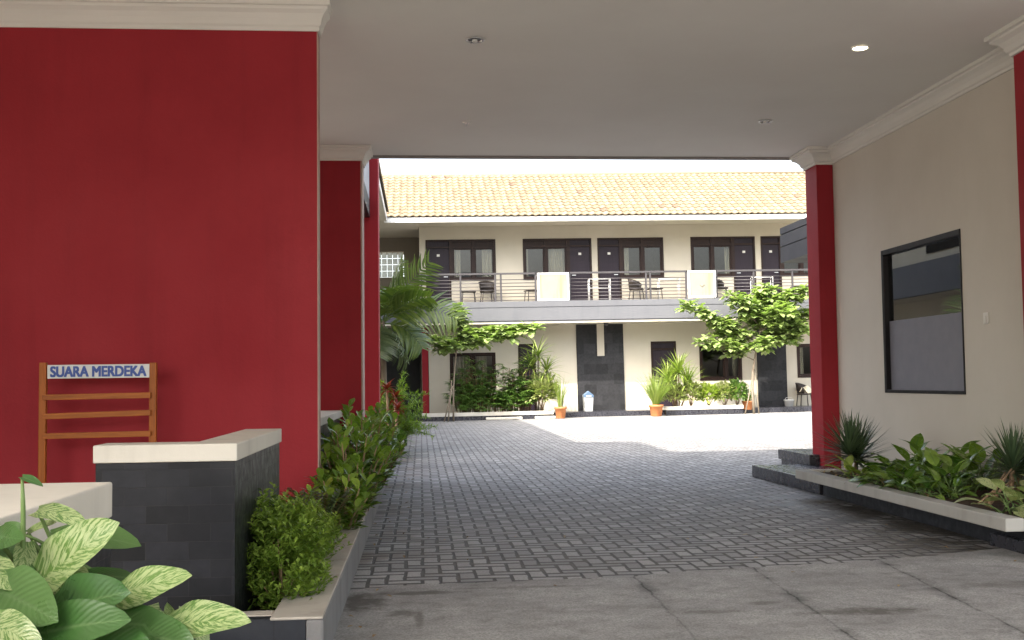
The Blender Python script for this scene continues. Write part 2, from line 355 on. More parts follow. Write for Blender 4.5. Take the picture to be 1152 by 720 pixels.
class LB:
    """many separate leaves gathered into the foliage mesh of one plant"""
    def __init__(s): s.v = []; s.f = []; s.uv = []; s.rnd = []; s.n = 0
    def leaf(s, base, d, L, W, shape='oval', n=4, curl=.25, fold=.25, up=(0,0,1), roll=0., rnd=None, wave=0.):
        d = np.asarray(d, float); d = d/np.linalg.norm(d); up = np.asarray(up, float)
        x = np.cross(d, up); l = np.linalg.norm(x)
        x = np.array([1.,0,0]) if l < 1e-3 else x/l
        z = np.cross(x, d)
        if roll: x, z = x*math.cos(roll)+z*math.sin(roll), z*math.cos(roll)-x*math.sin(roll)
        t = np.linspace(0, 1, n+1); hw = SHAPES[shape](t)*W/2; hw = np.maximum(hw, W*.01)
        ang = curl*t                       # bends away from z along its length
        yy = np.concatenate([[0], np.cumsum(np.cos(ang[:-1]+curl/(2*n)))])*L/n
        zz = -np.concatenate([[0], np.cumsum(np.sin(ang[:-1]+curl/(2*n)))])*L/n
        back = -.10*L*(t < .01) if shape == 'heart' else 0*t
        c = np.asarray(base)+yy[:,None]*d+zz[:,None]*z
        side = hw[:,None]*x; lift = (fold*hw+wave*W*np.sin(t*9+W*500))[:,None]*z
        lift2 = (fold*hw+wave*W*np.cos(t*8+W*300))[:,None]*z
        bk = (back[:,None])*d
        v = np.stack([c-side+lift+bk, c, c+side+lift2+bk], 1).reshape(-1, 3)
        s.v.append(v); o = s.n; r = random.random() if rnd is None else rnd
        for i in range(n):
            a = o+i*3
            for q, u0, u1 in ((0, 0., .5), (1, .5, 1.)):
                s.f.append((a+q, a+q+1, a+q+4, a+q+3)); s.uv += [(u0,t[i]),(u1,t[i]),(u1,t[i+1]),(u0,t[i+1])]; s.rnd.append(r)
        s.n += len(v)
    def build(s, name, mat, parent=None):
        me = bpy.data.meshes.new(name); v = np.concatenate(s.v) if s.v else np.zeros((0,3))
        me.from_pydata(v.tolist(), [], s.f); me.polygons.foreach_set('use_smooth', [True]*len(s.f))
        uvl = me.uv_layers.new(name='UVMap'); uvl.data.foreach_set('uv', np.array(s.uv, 'f').ravel())
        a = me.attributes.new('rnd', 'FLOAT', 'FACE'); a.data.foreach_set('value', np.array(s.rnd, 'f'))
        me.materials.append(mat); me.update()
        o = bpy.data.objects.new(name, me); COL.objects.link(o); o.parent = parent; return o
U = random.uniform
def sph(el_lo=-.2, el_hi=1.):
    z = U(el_lo, el_hi); a = U(0, 2*math.pi); r = math.sqrt(max(0, 1-z*z)); return np.array([r*math.cos(a), r*math.sin(a), z])

# ================================================================== THE SETTING
def sheet(name, mat, xs, ys, dz):
    m = MB(); nx, ny = len(xs), len(ys)
    m.add([(x, y, gz(x, y)+dz) for y in ys for x in xs], [(j*nx+i, j*nx+i+1, (j+1)*nx+i+1, (j+1)*nx+i) for j in range(ny-1) for i in range(nx-1)], True)
    return props(m.build(name, mat), kind='structure')
sheet('ground', EARTH, [-400,-60,-20,-9,0,7,14,22,60,400], [-300,-40,-5,0,18]+list(np.linspace(20,32,7))+[45,80,400], -.012)
sheet('paved_courtyard', PAVE, list(np.linspace(-1.9, 16, 12)), list(np.linspace(6.2, 18, 4))+list(np.linspace(20, 32, 9))+[37.5], -.004)
edge = [(-.5,7.10),(-.2,7.21),(.03,7.27),(.49,7.27),(1.31,7.32),(1.97,7.52),(2.94,7.64),(3.69,7.86),(4.4,8.12),(6.5,8.7)]
pts = []
for (x0,y0),(x1,y1) in zip(edge, edge[1:]):
    k = max(2, int((x1-x0)/.07))
    for i in range(k):
        t = i/k; pts.append((x0+(x1-x0)*t, y0+(y1-y0)*t+U(-.035,.03)))
pts.append(edge[-1])
poly = [(-.5,-6),(8,-6),(8,8.7)]+pts[::-1]
m = MB(); n = len(pts)
m.add([(x, y, .004) for x, y in pts]+[(x, -8, .004) for x, y in pts], [(n+i, n+i+1, i+1, i) for i in range(n-1)])
props(m.build('concrete_apron', APRON), kind='structure')
props(box('street', paint('asphalt', (.06,.06,.06), .9), None, -60, 60, -30, -8.2, -.008, .002), kind='structure')
props(MB().box(-9, -1.12, 2.0, 9.75*.9-.003, .0, .25).build('terrace_floor', TILEFLOOR), kind='structure')
m = MB(); m.box(-2.6, 16.5, 37.42, 39.0, -.3, .17)
pv = m.build('raised_walkway', STEPM); pv.rotation_euler = (0, -SLOPE, 0); pv.location = (-.7+.7, 0, .0067); props(pv, kind='structure')

# ------------------------------------------------------------------ entrance porch
K = .90                               # depth of the porch relative to a first survey of it
def kz(z): return EYE+(z-EYE)*K
CZ = kz(4.65); CE = 16.45*K
def cornice_profile(h=.25, p=.16):   # (out, down from the ceiling)
    k = p/.16
    return [(0,h),(.02*k,h),(.02*k,h*.86),(.04*k,h*.80),(.055*k,h*.6),(.085*k,h*.42),(.13*k,h*.30),(.13*k,h*.2),(p,h*.17),(p,0.)]
def cornice(name, path, parent, z=None, h=.25, p=.16):
    """moulding swept along plan points; it stands out to the left of the walking direction"""
    z = CZ if z is None else z
    P = [Vector(q).to_2d() for q in path]; pr = cornice_profile(h, p); rings = []
    N = len(P)
    for i in range(N):
        dirs = []
        if i > 0: dirs.append((P[i]-P[i-1]).normalized())
        if i < N-1: dirs.append((P[i+1]-P[i]).normalized())
        ns = [Vector((-d.y, d.x)) for d in dirs]
        nn = sum(ns, Vector((0,0)))
        nn = nn/nn.length; k = 1/max(.3, nn.dot(ns[0]))
        rings.append([(P[i].x+nn.x*k*o, P[i].y+nn.y*k*o, z-.002-dn) for o, dn in pr])
    m = MB(); q = len(pr); m.add([v for r in rings for v in r], [(i*q+j, i*q+j+1, (i+1)*q+j+1, (i+1)*q+j) for i in range(N-1) for j in range(q-1)]+[tuple(range(q)), tuple((N-1)*q+j for j in range(q))])
    return m.build(name, TRIM, parent)
def under(o, par):                     # keep world placement below a parent that is not at the origin
    o.parent = par; o.matrix_parent_inverse = Matrix.Translation(par.location).inverted(); return o

porch = thing('entrance_porch', 'flat beige ceiling slab spanning the driveway between red pillars', 'porch', (2.5, 8, 0))
TOP = 7.5
under(box('ceiling_slab', CEIL, None, -9, 10, -1, CE, CZ, TOP), porch)
under(box('drip_edge', paint('grey edge', (.30,.28,.27), .8), None, -.9, 7, CE-.10, CE-.02, CZ-.03, CZ+.01), porch)
under(box('upper_storey', CREAM, None, -9, -3.2, 4, CE-.05, TOP+.001, 12.6), porch)
under(box('lobby_wall', CREAM, None, -6.2, -6.0, 2, 9.75*K-.01, .25, CZ), porch)
RWY = 9.75*K
rw = thing('red_wall', 'large plain maroon wall behind the timber newspaper rack', 'wall', (-5, RWY, 0))
RX = -.885*K
under(box('wall', RED, None, -9, RX-.008, RWY, RWY+.17, 0, CZ), rw)
under(box('end_face', ENDM, None, RX-.0079, RX, RWY+.002, RWY+.168, 0.02, CZ-.01), rw)
under(cornice('cornice', [(RX, RWY+.175), (RX, RWY), (-9, RWY)], None, h=.225, p=.10), rw)

def pillar(label, x0, x1, y0, y1, z1, cpath=None, end=None, h=.18, p=.12):
    t = thing('red_pillar', label, 'pillar', ((x0+x1)/2, (y0+y1)/2, 0))
    under(box('shaft', RED, None, x0, x1, y0, y1, 0, z1, .006), t)
    if end: under(box('painted_edge', ENDM, None, *end), t)
    if cpath: under(cornice('cornice', cpath, None, h=h, p=p), t)
    return t
pillar('broad maroon pillar just beyond the big red wall, cornice on top', -2.0, -.835*K, 15.75*K, 16.3*K, CZ, [(-.815*K,16.3*K),(-.815*K,15.75*K),(-2.0,15.75*K)], (-.835*K,-.815*K,15.75*K+.002,16.3*K-.002,0,CZ-.17))
pillar('maroon pillar farthest back at the left, beside the palm', -1.3*K, -.70*K, 18.72*K, 19.3*K, 6.2)
PX = 5.80*K; PW = 6.05*K
pillar('slim maroon pillar at the far end of the beige side wall', PX, PW, 15.73*K, 16.2*K, CZ, [(PW-.0,15.73*K),(PX,15.73*K),(PX,16.2*K),(PW,16.2*K)], h=.21, p=.17)
NPY = 10.28*K
pillar('maroon pillar cut by the right edge of the photo', PX, 6.0, NPY-.8, NPY, CZ, [(6.0,NPY-.8),(PX,NPY-.8),(PX,NPY),(PW,NPY)], h=.21, p=.17)

sw = thing('side_wall', 'beige wall at the right with one black framed window', 'wall', (6.1*K, 13*K, 0))
def wall_holes(name, mat, par, x0, x1, z0, z1, th, holes):
    """wall in the local XZ plane (front y=0, back y=th) with real openings"""
    xs = sorted({x0, x1, *[h[0] for h in holes], *[h[1] for h in holes]}); zs = sorted({z0, z1, *[h[2] for h in holes], *[h[3] for h in holes]})
    hole = lambda a, b: any(h[0]-1e-6 <= a and b[0] <= h[1]+1e-6 and h[2]-1e-6 <= b[1] and b[2] <= h[3]+1e-6 for h in holes)
    m = MB()
    for i in range(len(xs)-1):
        for j in range(len(zs)-1):
            if hole(xs[i], (xs[i+1], zs[j], zs[j+1])): continue
            a, b, c, d = xs[i], xs[i+1], zs[j], zs[j+1]
            m.add([(a,0,c),(b,0,c),(b,0,d),(a,0,d)], [(0,1,2,3)]); m.add([(a,th,c),(b,th,c),(b,th,d),(a,th,d)], [(3,2,1,0)])
    for (a,b,c,d) in holes+[(x0,x1,z0,z1)]:
        m.add([(a,0,c),(b,0,c),(b,0,d),(a,0,d),(a,th,c),(b,th,c),(b,th,d),(a,th,d)], [(0,1,5,4),(1,2,6,5),(2,3,7,6),(3,0,4,7)])
    me = m.build(name, mat, par)
    bm = bmesh.new(); bm.from_mesh(me.data); bmesh.ops.remove_doubles(bm, verts=bm.verts, dist=1e-5); bmesh.ops.recalc_face_normals(bm, faces=bm.faces); bm.to_mesh(me.data); bm.free()
    return me
# the side wall is built along local X (= world -Y) and faces world -X
RZ = Matrix.Translation((PW, 0, 0)) @ Matrix.Rotation(-math.pi/2, 4, 'Z')
def side(o): o.parent = sw; o.matrix_parent_inverse = Matrix.Translation(sw.location).inverted(); o.matrix_basis = RZ; return o
def sub(o, par): o.parent = par; return o
WY0, WY1, WZ0, WZ1 = 11.95*K, 14.10*K, kz(1.09), kz(2.95)
side(wall_holes('wall', SIDE, None, -15.95*K, -NPY+.1, 0, CZ, .2, [(-WY1, -WY0, WZ0, WZ1)]))
fr = MB(); a, b, c, d = -WY1, -WY0, WZ0, WZ1; T = .06
for q in ((a,a+T,c,d),(b-T*.3,b,c,d),(a+T,b-T*.3,c,c+T*.6),(a+T,b-T*.3,d-T,d)): fr.box(q[0],q[1],-.012,.12,q[2],q[3])
wf = side(fr.build('window', BLACKF, None, .004))
ZF = kz(2.02)
sub(box('pane', GLASSR, None, a+T, b-T*.3, .045, .051, ZF, d-T), wf)
sub(box('frosted_pane', FROST, None, a+T, b-T*.3, .045, .051, c+T*.6, ZF-.001), wf)
ra, rb = -15.9*K, -NPY+.05
side(box('room_back', UNLITROOM, None, ra, rb, 3.2, 3.3, 0, CZ)); side(box('room_floor', ROOMM, None, ra, rb, .21, 3.2, -.02, .05))
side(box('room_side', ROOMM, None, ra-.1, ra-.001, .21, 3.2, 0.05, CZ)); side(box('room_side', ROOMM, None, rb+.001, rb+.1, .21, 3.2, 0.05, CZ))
under(cornice('cornice', [(PW, 15.72*K), (PW, NPY+.01)][::-1], None, h=.20, p=.13), sw)
sp = at(1110, 358, 12); sp = CAM+(sp-CAM)*((PW-.003)/sp.x)
t = thing('light_switch', 'small cream light switch to the right of the black window', 'switch', sp)
box('plate', PLASTIC, t, -.012, 0, -.045, .045, -.055, .055, .004); box('rocker', PLASTIC, t, -.02, -.0125, -.018, .018, -.028, .028, .003)

tb = thing('canopy_beam', 'pale grey beam with dark underside bridging two red pillars at the left', 'beam', (-1.1, 17.5*K, kz(4.1)))
under(box('beam', PALECLAD, None, -1.1, -.845*K, 16.47*K, 18.715*K, kz(4.36), 5.3), tb); under(box('soffit_strip', DARKCLAD, None, -1.1, -.838*K, 16.472*K, 18.713*K, kz(4.08), kz(4.357)), tb)

# downlights
def downlight(x, y, label, lit=False):
    t = thing('ceiling_downlight', label, 'downlight', (x*K, y*K, CZ), 'downlights in the porch ceiling')
    MB().lathe([(.075,-.001),(.085,-.004),(.085,-.012),(.078,-.016),(.066,-.012),(.064,-.003)]).build('trim_ring', WHITE if lit else CHROME, t)
    if lit:
        g = NG('lit lamp'); g.base((.9,.85,.7)); g.b.inputs['Emission Color'].default_value = (1,.86,.60,1); g.b.inputs['Emission Strength'].default_value = 3
        MB().lathe([(0,-.022),(.03,-.02),(.055,-.014),(.064,-.004)]).build('bulb', g.m, t)
    else:
        MB().lathe([(.064,-.003),(.045,-.0025),(.0,-.002)]).build('reflector', paint('dark reflector', (.08,.07,.06), .25, .8), t)
        MB().lathe([(0,-.03),(.018,-.028),(.026,-.018),(.02,-.004)]).build('bulb', WHITE, t)
downlight(.55, 10.71, 'unlit chrome downlight nearest the big red wall, left part of ceiling')
downlight(4.48, 10.81, 'glowing round downlight in the beige porch ceiling', True)
downlight(4.50, 14.01, 'unlit chrome downlight near the slim far right pillar')
t = thing('ceiling_sensor', 'tiny white ceiling sensor far back in the porch ceiling', 'sensor', (.61*K, 14.18*K, CZ))
MB().lathe([(.05,-.001),(.05,-.012),(.03,-.02),(0,-.022)]).build('housing', WHITE, t); MB().lathe([(.018,-.02),(.016,-.045),(0,-.05)]).build('nozzle', CHROME, t)

# ------------------------------------------------------------------ low walls, kerbs, steps
def slate_wall(label, boxes, caps, name='slate_wall'):
    bx = boxes[0]; t = thing(name, label, 'low wall', ((bx[0]+bx[1])/2, (bx[2]+bx[3])/2, 0))
    m = MB()
    for q in boxes: m.box(*q)
    under(m.build('slate_cladding', SLATE, None), t)
    m = MB()
    for poly, z0, z1 in caps: m.prism(poly, z0, z1)
    under(m.build('stone_cap', CAPM, None, .006), t); return t
ZC = 1.028
slate_wall('L-shaped black slate wall with cream cap in front of the red wall',
   [(-1.49,-.862,5.262,5.45,.0,ZC-.085), (-1.04,-.862,5.452,6.885,.0,ZC-.085)],
   [([(-1.50,5.25),(-.85,5.25),(-.85,6.9),(-1.07,6.9),(-1.07,5.47),(-1.50,5.47)], ZC-.082, ZC)])
slate_wall('nearer grey slate wall with a broad cream cap, behind the pothos',
   [(-1.3,-.862,1.2,3.20,.0,ZC-.11)], [([(-1.9,1.0),(-.875,1.0),(-.875,3.26),(-1.9,3.26)], ZC-.10, ZC)])
slate_wall('low dark wall with cream cap leading back to the broad red pillar',
   [(-1.45,-1.02,8.97,14.13,0,.875)], [([(-1.49,8.96),(-.99,8.96),(-.99,14.16),(-1.49,14.16)], .877, .958)])

pl = thing('planter_bed', 'long planting bed with cement kerb along the left of the driveway', 'planter', (-.65, 12, 0))
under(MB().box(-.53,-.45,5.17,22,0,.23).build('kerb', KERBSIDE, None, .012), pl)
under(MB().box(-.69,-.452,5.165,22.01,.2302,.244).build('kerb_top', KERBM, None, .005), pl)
under(box('end_slab', SLATEL, None, -1.45, -.531, 5.172, 5.245, 0, .236), pl)
under(box('end_kerb', KERBM, None, -.861, -.691, 5.246, 5.36, .10, .240, .006), pl)
under(box('soil', SOIL, None, -1.12, -.531, 5.36, 22, 0, .15), pl)

pr = thing('planter_bed', 'planting bed with cream overhanging kerb below the beige side wall', 'planter', (5.2, 9.8, 0))
under(MB().prism([(4.12,7.63),(4.26,7.63),(4.26,12.08),(4.12,12.08)], .19, .285).build('stone_cap', CAPG, None, .008), pr)
under(MB().prism([(4.262,11.96),(5.43,11.96),(5.43,12.08),(4.262,12.08)], .19, .285).build('stone_cap', CAPM, None, .008), pr)
under(box('slate_base', SLATEL, None, 4.42, 5.42, 7.70, 12.04, 0, .188), pr)
under(MB().box(4.262,5.43,7.66,11.955,.19,.262).build('soil', SOIL, None), pr)

st = thing('entrance_steps', 'two dark tiled steps at the foot of the slim far pillar', 'steps', (5, 13.5, 0))
under(MB().prism([(4.40,12.11),(5.2,12.11),(5.2,15.5),(5.09,15.5),(5.09,14.5),(4.36,14.5)], 0, .15).build('step', STEPM, None, .006), st)
under(MB().prism([(5.075,14.3),(5.212,14.3),(5.212,14.6),(6.2,14.6),(6.2,15.56),(5.065,15.56)], .1505, .285).build('step', STEPM, None, .006), st)
st = thing('corner_step', 'low dark tiled step at the lower right corner', 'step', (5, 6.9, 0))
under(MB().prism([(4.34,4.5),(6.5,4.5),(6.5,7.58),(4.405,7.58),(4.405,8.28),(4.34,8.28)], 0, .095).build('step', STEPM, None, .005), st)

# ------------------------------------------------------------------ newspaper rack
RY = 8.5
rk = thing('newspaper_rack', 'orange timber newspaper rack with a lettered white board', 'rack', (-2.4, RY, .25))
def rp_(x, y): p = at(x, y, RY); return (p.x+2.4, 0, p.z-.25)
for px in (49.0, 172.6):
    tp = rp_(px, 408); MB().box(tp[0]-.026,tp[0]+.026,-.02,.02,0,tp[2]).build('post', ORWOOD, rk, .004)
for (ya, yb) in ((447,444.5),(468.5,464),(490.5,487.5)):
    p = rp_(50, ya); q = rp_(171, yb); MB().bar((p[0],-.034,p[2]),(q[0],-.034,q[2]),.026,.042).build('rail', ORWOODX, rk, .003)
p0 = rp_(54, 426); p1 = rp_(169, 409.5)
sb = box('sign_board', SIGNW, rk, p0[0], p1[0], -.018, .010, p0[2], p1[2], .002)
def text(s, x0, x1, z0, z1, y, mat, par):
    c = bpy.data.curves.new('lettering', 'FONT'); c.body = s; c.size = 1; c.extrude = .01; c.offset = 0
    o = bpy.data.objects.new('lettering', c); COL.objects.link(o); bpy.context.view_layer.update()
    me = bpy.data.meshes.new_from_object(o.evaluated_get(bpy.context.evaluated_depsgraph_get())); bpy.data.objects.remove(o)
    n = len(me.vertices); co = np.empty(n*3); me.vertices.foreach_get('co', co); co = co.reshape(-1, 3)
    mn, mx = co.min(0), co.max(0); k = (co-mn)/(mx-mn)
    new = np.stack([x0+k[:,0]*(x1-x0), y-k[:,2]*.003, z0+k[:,1]*(z1-z0)], 1); me.vertices.foreach_set('co', new.ravel()); me.update()
    me.materials.clear(); me.materials.append(mat)
    bm = bmesh.new()                    # bold: the outlines repeated a hair apart
    for k_, (dx, dz) in enumerate([(a, b) for a in (-.004, 0, .004) for b in (-.003, 0, .003)]):
        tmp = me.copy(); tmp.transform(Matrix.Translation((dx, -.0002*k_, dz))); bm.from_mesh(tmp); bpy.data.meshes.remove(tmp)
    bm.to_mesh(me); bm.free()
    o = bpy.data.objects.new('lettering', me); COL.objects.link(o); o.parent = par; return o
a_ = rp_(58, 424); b_ = rp_(165, 411.5)
text('SUARA MERDEKA', a_[0], b_[0], a_[2], b_[2], -.0185, BLUEINK, sb)

# ================================================================== FAR HOTEL BUILDING
BX, BY = -.7, 37.4
hb = thing('hotel_building', 'two storey cream hotel wing with tiled roof across the courtyard', 'building', (BX, BY, 0)); hb.rotation_euler = (0, -SLOPE, 0)
bpy.context.view_layer.update(); HI = hb.matrix_world.inverted()
def loc(px, py, Y): return HI @ at(px, py, Y)
YW = 38.8; WL = YW-BY                 # facade plane in local y
def fx(px, Y=YW): return loc(px, 330, Y).x
def fz(py, px=690, Y=YW): return loc(px, py, Y).z
ZT = fz(269.5, 520); ZUF = 3.95; ZG = .17; XL = fx(472.5); XR = 16.0
upper = [(479.6,508,558.5,'L'), (652.5,666.7,589.2,'R'), (673.3,699.5,747.7,'L'), (826,851,778.5,'R'), (857.5,880,925,'L')]
units = []
for q in upper:
    if q[3] == 'L': units.append((fx(q[0]), fx(q[1]), fx(q[2]), 'L'))
    else: units.append((fx(q[0])-(.25 if q[0] == 652.5 else 0), fx(q[1]), fx(q[2]), 'R'))
units[1] = (fx(640.2), fx(666.7), fx(589.2), 'R')
ZWB = fz(316, 520)
holes = []
for d0, d1, wx, sd_ in units:
    if sd_ == 'L': holes += [(d0, d1, ZUF, ZT), (d1, wx, ZWB, ZT)]
    else: holes += [(d0, d1, ZUF, ZT), (wx, d0, ZWB, ZT)]
W = lambda o: (setattr(o, 'location', (0, WL, 0)), o)[1]
W(wall_holes('upper_wall', FACADE, hb, XL, XR, 3.4, 6.72, .15, holes))
GZ0 = [(fx(504.6), fx(556), fz(436,530), fz(397,530)), (fx(730.4), fx(758.6), ZG, fz(384,745)), (fx(784.6), fx(832), fz(428,800), fz(388,800)), (fx(894), fx(935), fz(425,900), fz(387,900)), (fx(581.5), fx(601), ZG, fz(387,590))]
W(wall_holes('lower_wall', FACADE, hb, fx(481), XR, ZG, 3.39, .15, GZ0))
m = MB()                                # floors, back and party walls of the rooms
m.box(XL,XR,WL+.151,WL+4,-.3,.15); m.box(XL,XR,WL+.151,WL+4,3.4,3.9); m.box(XL,XR,WL+4.0,WL+4.15,-.3,6.7); m.box(XL,XR,WL+.151,WL+4,6.72,6.8)
m.build('room_shell', ROOMM, hb)
for px in (473.5, 573, 670, 763, 854, 945):
    box('party_wall', ROOMM, hb, fx(px)-.02, fx(px)+.06, WL+.152, WL+3.99, 3.91, 6.71); box('party_wall', ROOMM, hb, fx(px)-.02, fx(px)+.06, WL+.152, WL+3.99, .16, 3.39)

def frame_window(x0, x1, z0, z1, mull, par, transom=None, curtains=(), sash=.10):
    fr = MB(); T = .07
    for q in ((x0,x0+T,z0,z1),(x1-T,x1,z0,z1)): fr.box(q[0],q[1],WL-.02,WL+.12,q[2],q[3])
    for q in ((z0,z0+T*1.2),(z1-T,z1)): fr.box(x0+T,x1-T,WL-.02,WL+.12,q[0],q[1])
    xs = [x0+T]+[x0+(x1-x0)*k for k in mull]+[x1-T]
    for x in xs[1:-1]: fr.box(x-.045,x+.045,WL-.018,WL+.118,z0+T*1.2,z1-T)
    if transom:
        for xa, xb in zip(xs, xs[1:]): fr.box(xa+(.045 if xa != xs[0] else 0),xb-(.045 if xb != xs[-1] else 0),WL-.016,WL+.116,transom-.04,transom+.04)
    w_ = fr.build('window', DKWOOD, par)
    zt = transom-.04 if transom else z1-T
    for xa, xb in zip(xs, xs[1:]):
        xa += .046 if xa != xs[0] else .001; xb -= .046 if xb != xs[-1] else .001
        box('pane', GLASS, w_, xa, xb, WL+.05, WL+.056, z0+T*1.2+.001, zt-.001)
        if transom: box('transom_panel', DKWOOD, w_, xa, xb, WL+.03, WL+.06, transom+.041, z1-T-.001)
        s_ = MB()                       # sash
        S = sash*.5
        for q in ((xa,xa+S,z0+T*1.2,zt),(xb-S,xb,z0+T*1.2,zt),(xa+S,xb-S,z0+T*1.2,z0+T*1.2+S),(xa+S,xb-S,zt-S,zt)): s_.box(q[0]+.001,q[1]-.001,WL+.02,WL+.048,q[2]+.002,q[3]-.002)
        s_.build('sash', DKWOOD, w_)
    for ca, cb in curtains:
        k = max(8, int((cb-ca)/.02)); cm = MB()
        vs = []
        for i in range(k+1):
            x = ca+(cb-ca)*i/k; yy = WL+.26+.035*math.sin(i*1.1)+.012*math.sin(i*2.7)
            vs += [(x,yy,z0-.1),(x,yy,z1-.12)]
        cm.add(vs, [(2*i,2*i+2,2*i+3,2*i+1) for i in range(k)], True); cm.build('curtain', CURT, w_)
    return w_
def door(x0, x1, z0, z1, par, hinge='L', plate=True, transom=True):
    T = .06; f_ = MB()
    for q in ((x0,x0+T,z0,z1),(x1-T,x1,z0,z1),(x0+T,x1-T,z1-T,z1)): f_.box(q[0],q[1],WL-.021,WL+.121,q[2],q[3])
    zt = z1-.30 if transom else z1-T
    if transom: f_.box(x0+T,x1-T,WL-.019,WL+.119,zt,zt+.06)
    d_ = f_.build('door', DKWOOD, par)
    box('leaf', DOORM, d_, x0+T+.003, x1-T-.003, WL+.03, WL+.075, z0+.01, zt-.003)
    if transom: box('transom_panel', DOORM, d_, x0+T+.001, x1-T-.001, WL+.04, WL+.07, zt+.061, z1-T-.001)
    hx = x1-T-.13 if hinge == 'L' else x0+T+.13
    m = MB(); m.bar((hx-.07,WL-.01,z0+1.0),(hx+.07,WL-.01,z0+1.0),.025); m.bar((hx,WL-.01,z0+1.0),(hx,WL+.03,z0+1.0),.02); m.build('handle', CHROME, d_)
    if plate: box('number_plate', PLASTIC, d_, (x0+x1)/2-.05, (x0+x1)/2+.05, WL+.018, WL+.0295, z0+1.72, z0+1.80)
    return d_
for n_, (d0, d1, wx, sd_) in enumerate(units):
    door(d0, d1, ZUF, ZT, hb, sd_)
    x0, x1 = (d1, wx) if sd_ == 'L' else (wx, d0)
    ww = x1-x0
    cu = [[(x0+.1, x0+ww*.22), (x1-ww*.30, x1-.12)], [(x0+.05, x0+ww*.13), (x1-ww*.45, x1-.1)], [(x0+.08, x0+ww*.22)], [(x0+.08,x0+ww*.12),(x1-ww*.16, x1-.06)], []][n_]
    frame_window(x0, x1, ZWB, ZT, (.5,), hb, ZT-.27, cu)
g0 = GZ0[0]; frame_window(g0[0], g0[1], g0[2], g0[3], (.5,), hb, None, [(g0[0]+.12, g0[0]+.75), (g0[0]+.95, g0[0]+1.3)])
g1 = GZ0[1]; door(g1[0], g1[1], g1[2], g1[3], hb, 'R', False, True)
g2 = GZ0[2]; frame_window(g2[0], g2[1], g2[2], g2[3], (.62,), hb, None, [(g2[1]-.28, g2[1]-.1)])
g3 = GZ0[3]; frame_window(g3[0], g3[1], g3[2], g3[3], (.5,), hb, None, [(g3[0]+.1, g3[0]+.3)])
g4 = GZ0[4]; door(g4[0], g4[1], g4[2], g4[3], hb, 'L', False, False)
# dark stone panels with pale strip
xa, xb = fx(647), fx(699.5); s0, s1 = fx(670), fx(678); zs_ = fz(400.5, 675)
m = MB(); m.box(xa,s0-.002,WL-.06,WL-.001,ZG,3.38); m.box(s1+.002,xb,WL-.06,WL-.001,ZG,3.38); m.box(s0-.002,s1+.002,WL-.06,WL-.001,ZG,zs_); m.build('stone_panel', STONE, hb)
box('pale_strip', FACADE, hb, s0, s1, WL-.05, WL-.001, zs_+.003, 3.38)
box('stone_panel', STONE, hb, fx(849), fx(881.5), WL-.06, WL-.001, ZG, 3.38)
# balcony slab with grooved fascia
m = MB(); zA = loc(640,363,BY).z; zB = loc(640,338,BY).z; zg = loc(640,345,BY).z
m.box(-2.4,XR,.02,WL-.002,zA+.06,3.5); m.box(-2.4,XR,0,.12,zA+.10,zg-.012); m.box(-2.4,XR,0,.12,zg+.012,zB); m.box(-2.4,XR,.02,.12,zg-.012,zg+.012)
m.build('balcony_fascia', GREYCLAD, hb)
box('balcony_lip', FACADE, hb, -2.4, XR, .03, WL-.004, zA, zA+.058)
box('balcony_floor', TILEFLOOR, hb, -2.4, XR, .121, WL-.003, 3.502, ZUF)
# eaves and roof
ZE0 = loc(640,248.5,BY-.5).z; ZE1 = loc(640,243,BY-.5).z
box('eaves_fascia', WHITE, hb, -.42, XR, -.52, -.49, ZE0, ZE1)
box('soffit', FACADE, hb, -.5, XR, -.489, WL+.14, 6.722, 6.76)
def tile_roof(name, par, width, rows, rowlen, pitch, tw=.235, mtx=None, mat=TILE):
    n = int(width/tw); seg = 6; vs = []; fs = []; rn = []; c, s_ = math.cos(pitch), math.sin(pitch)
    prof = [.5+.5*math.cos(2*math.pi*k/seg) for k in range(seg)]; prof = [p**1.3*.042 for p in prof]
    cols = n*seg+1
    for r in range(rows):
        for e in (0, 1, 2):                   # drip face, lower edge, upper edge
            u = (r*rowlen) if e < 2 else (r+1)*rowlen+.03
            for i in range(cols):
                h = prof[i % seg]+(.0 if e == 0 else (.03 if e == 1 else .004)); 
                if e == 0: h = prof[i % seg]*.9
                x = i*tw/seg; vs.append((x, u*c-h*s_, u*s_+h*c))
        b0 = r*3*cols
        for e in (0, 1):
            for i in range(cols-1):
                a0 = b0+e*cols+i; fs.append((a0, a0+1, a0+cols+1, a0+cols)); rn.append((hash((r*7919, i//seg*104729+r*31)) % 1000)/1000)
    me = bpy.data.meshes.new(name); me.from_pydata(vs, [], fs); a = me.attributes.new('rnd', 'FLOAT', 'FACE'); a.data.foreach_set('value', rn); me.materials.append(mat)
    o = bpy.data.objects.new(name, me); COL.objects.link(o); o.parent = par
    if mtx: o.matrix_local = mtx
    return o
PT = math.radians(25)
tile_roof('roof', hb, 19.5, 14, .385, PT, mtx=Matrix.Translation((-3.0+.0, -.56, ZE1+.005)))
box('roof_deck', DKWOOD, hb, -.3, XR, -.45, WL+4.1, 6.77, 6.80)
m = MB(); yr = -.56+14*.385*math.cos(PT); zr = ZE1+14*.385*math.sin(PT)
m.tube([(-4, yr+.05, zr+.02), (XR, yr+.05, zr+.02)], .10, 10); m.build('ridge', TILE, hb)
m = MB(); m.add([(-4,yr+.05,zr),(XR,yr+.05,zr),(XR,yr+6,ZE1),(-4,yr+6,ZE1)], [(0,1,2,3)]); m.build('rear_roof', TILE, hb)
m = MB(); m.add([(-4,-.45,ZE1-.04),(XR,-.45,ZE1-.04),(XR,yr,zr-.06),(-4,yr,zr-.06)], [(0,1,2,3)]); m.build('roof_underlay', DKWOOD, hb)
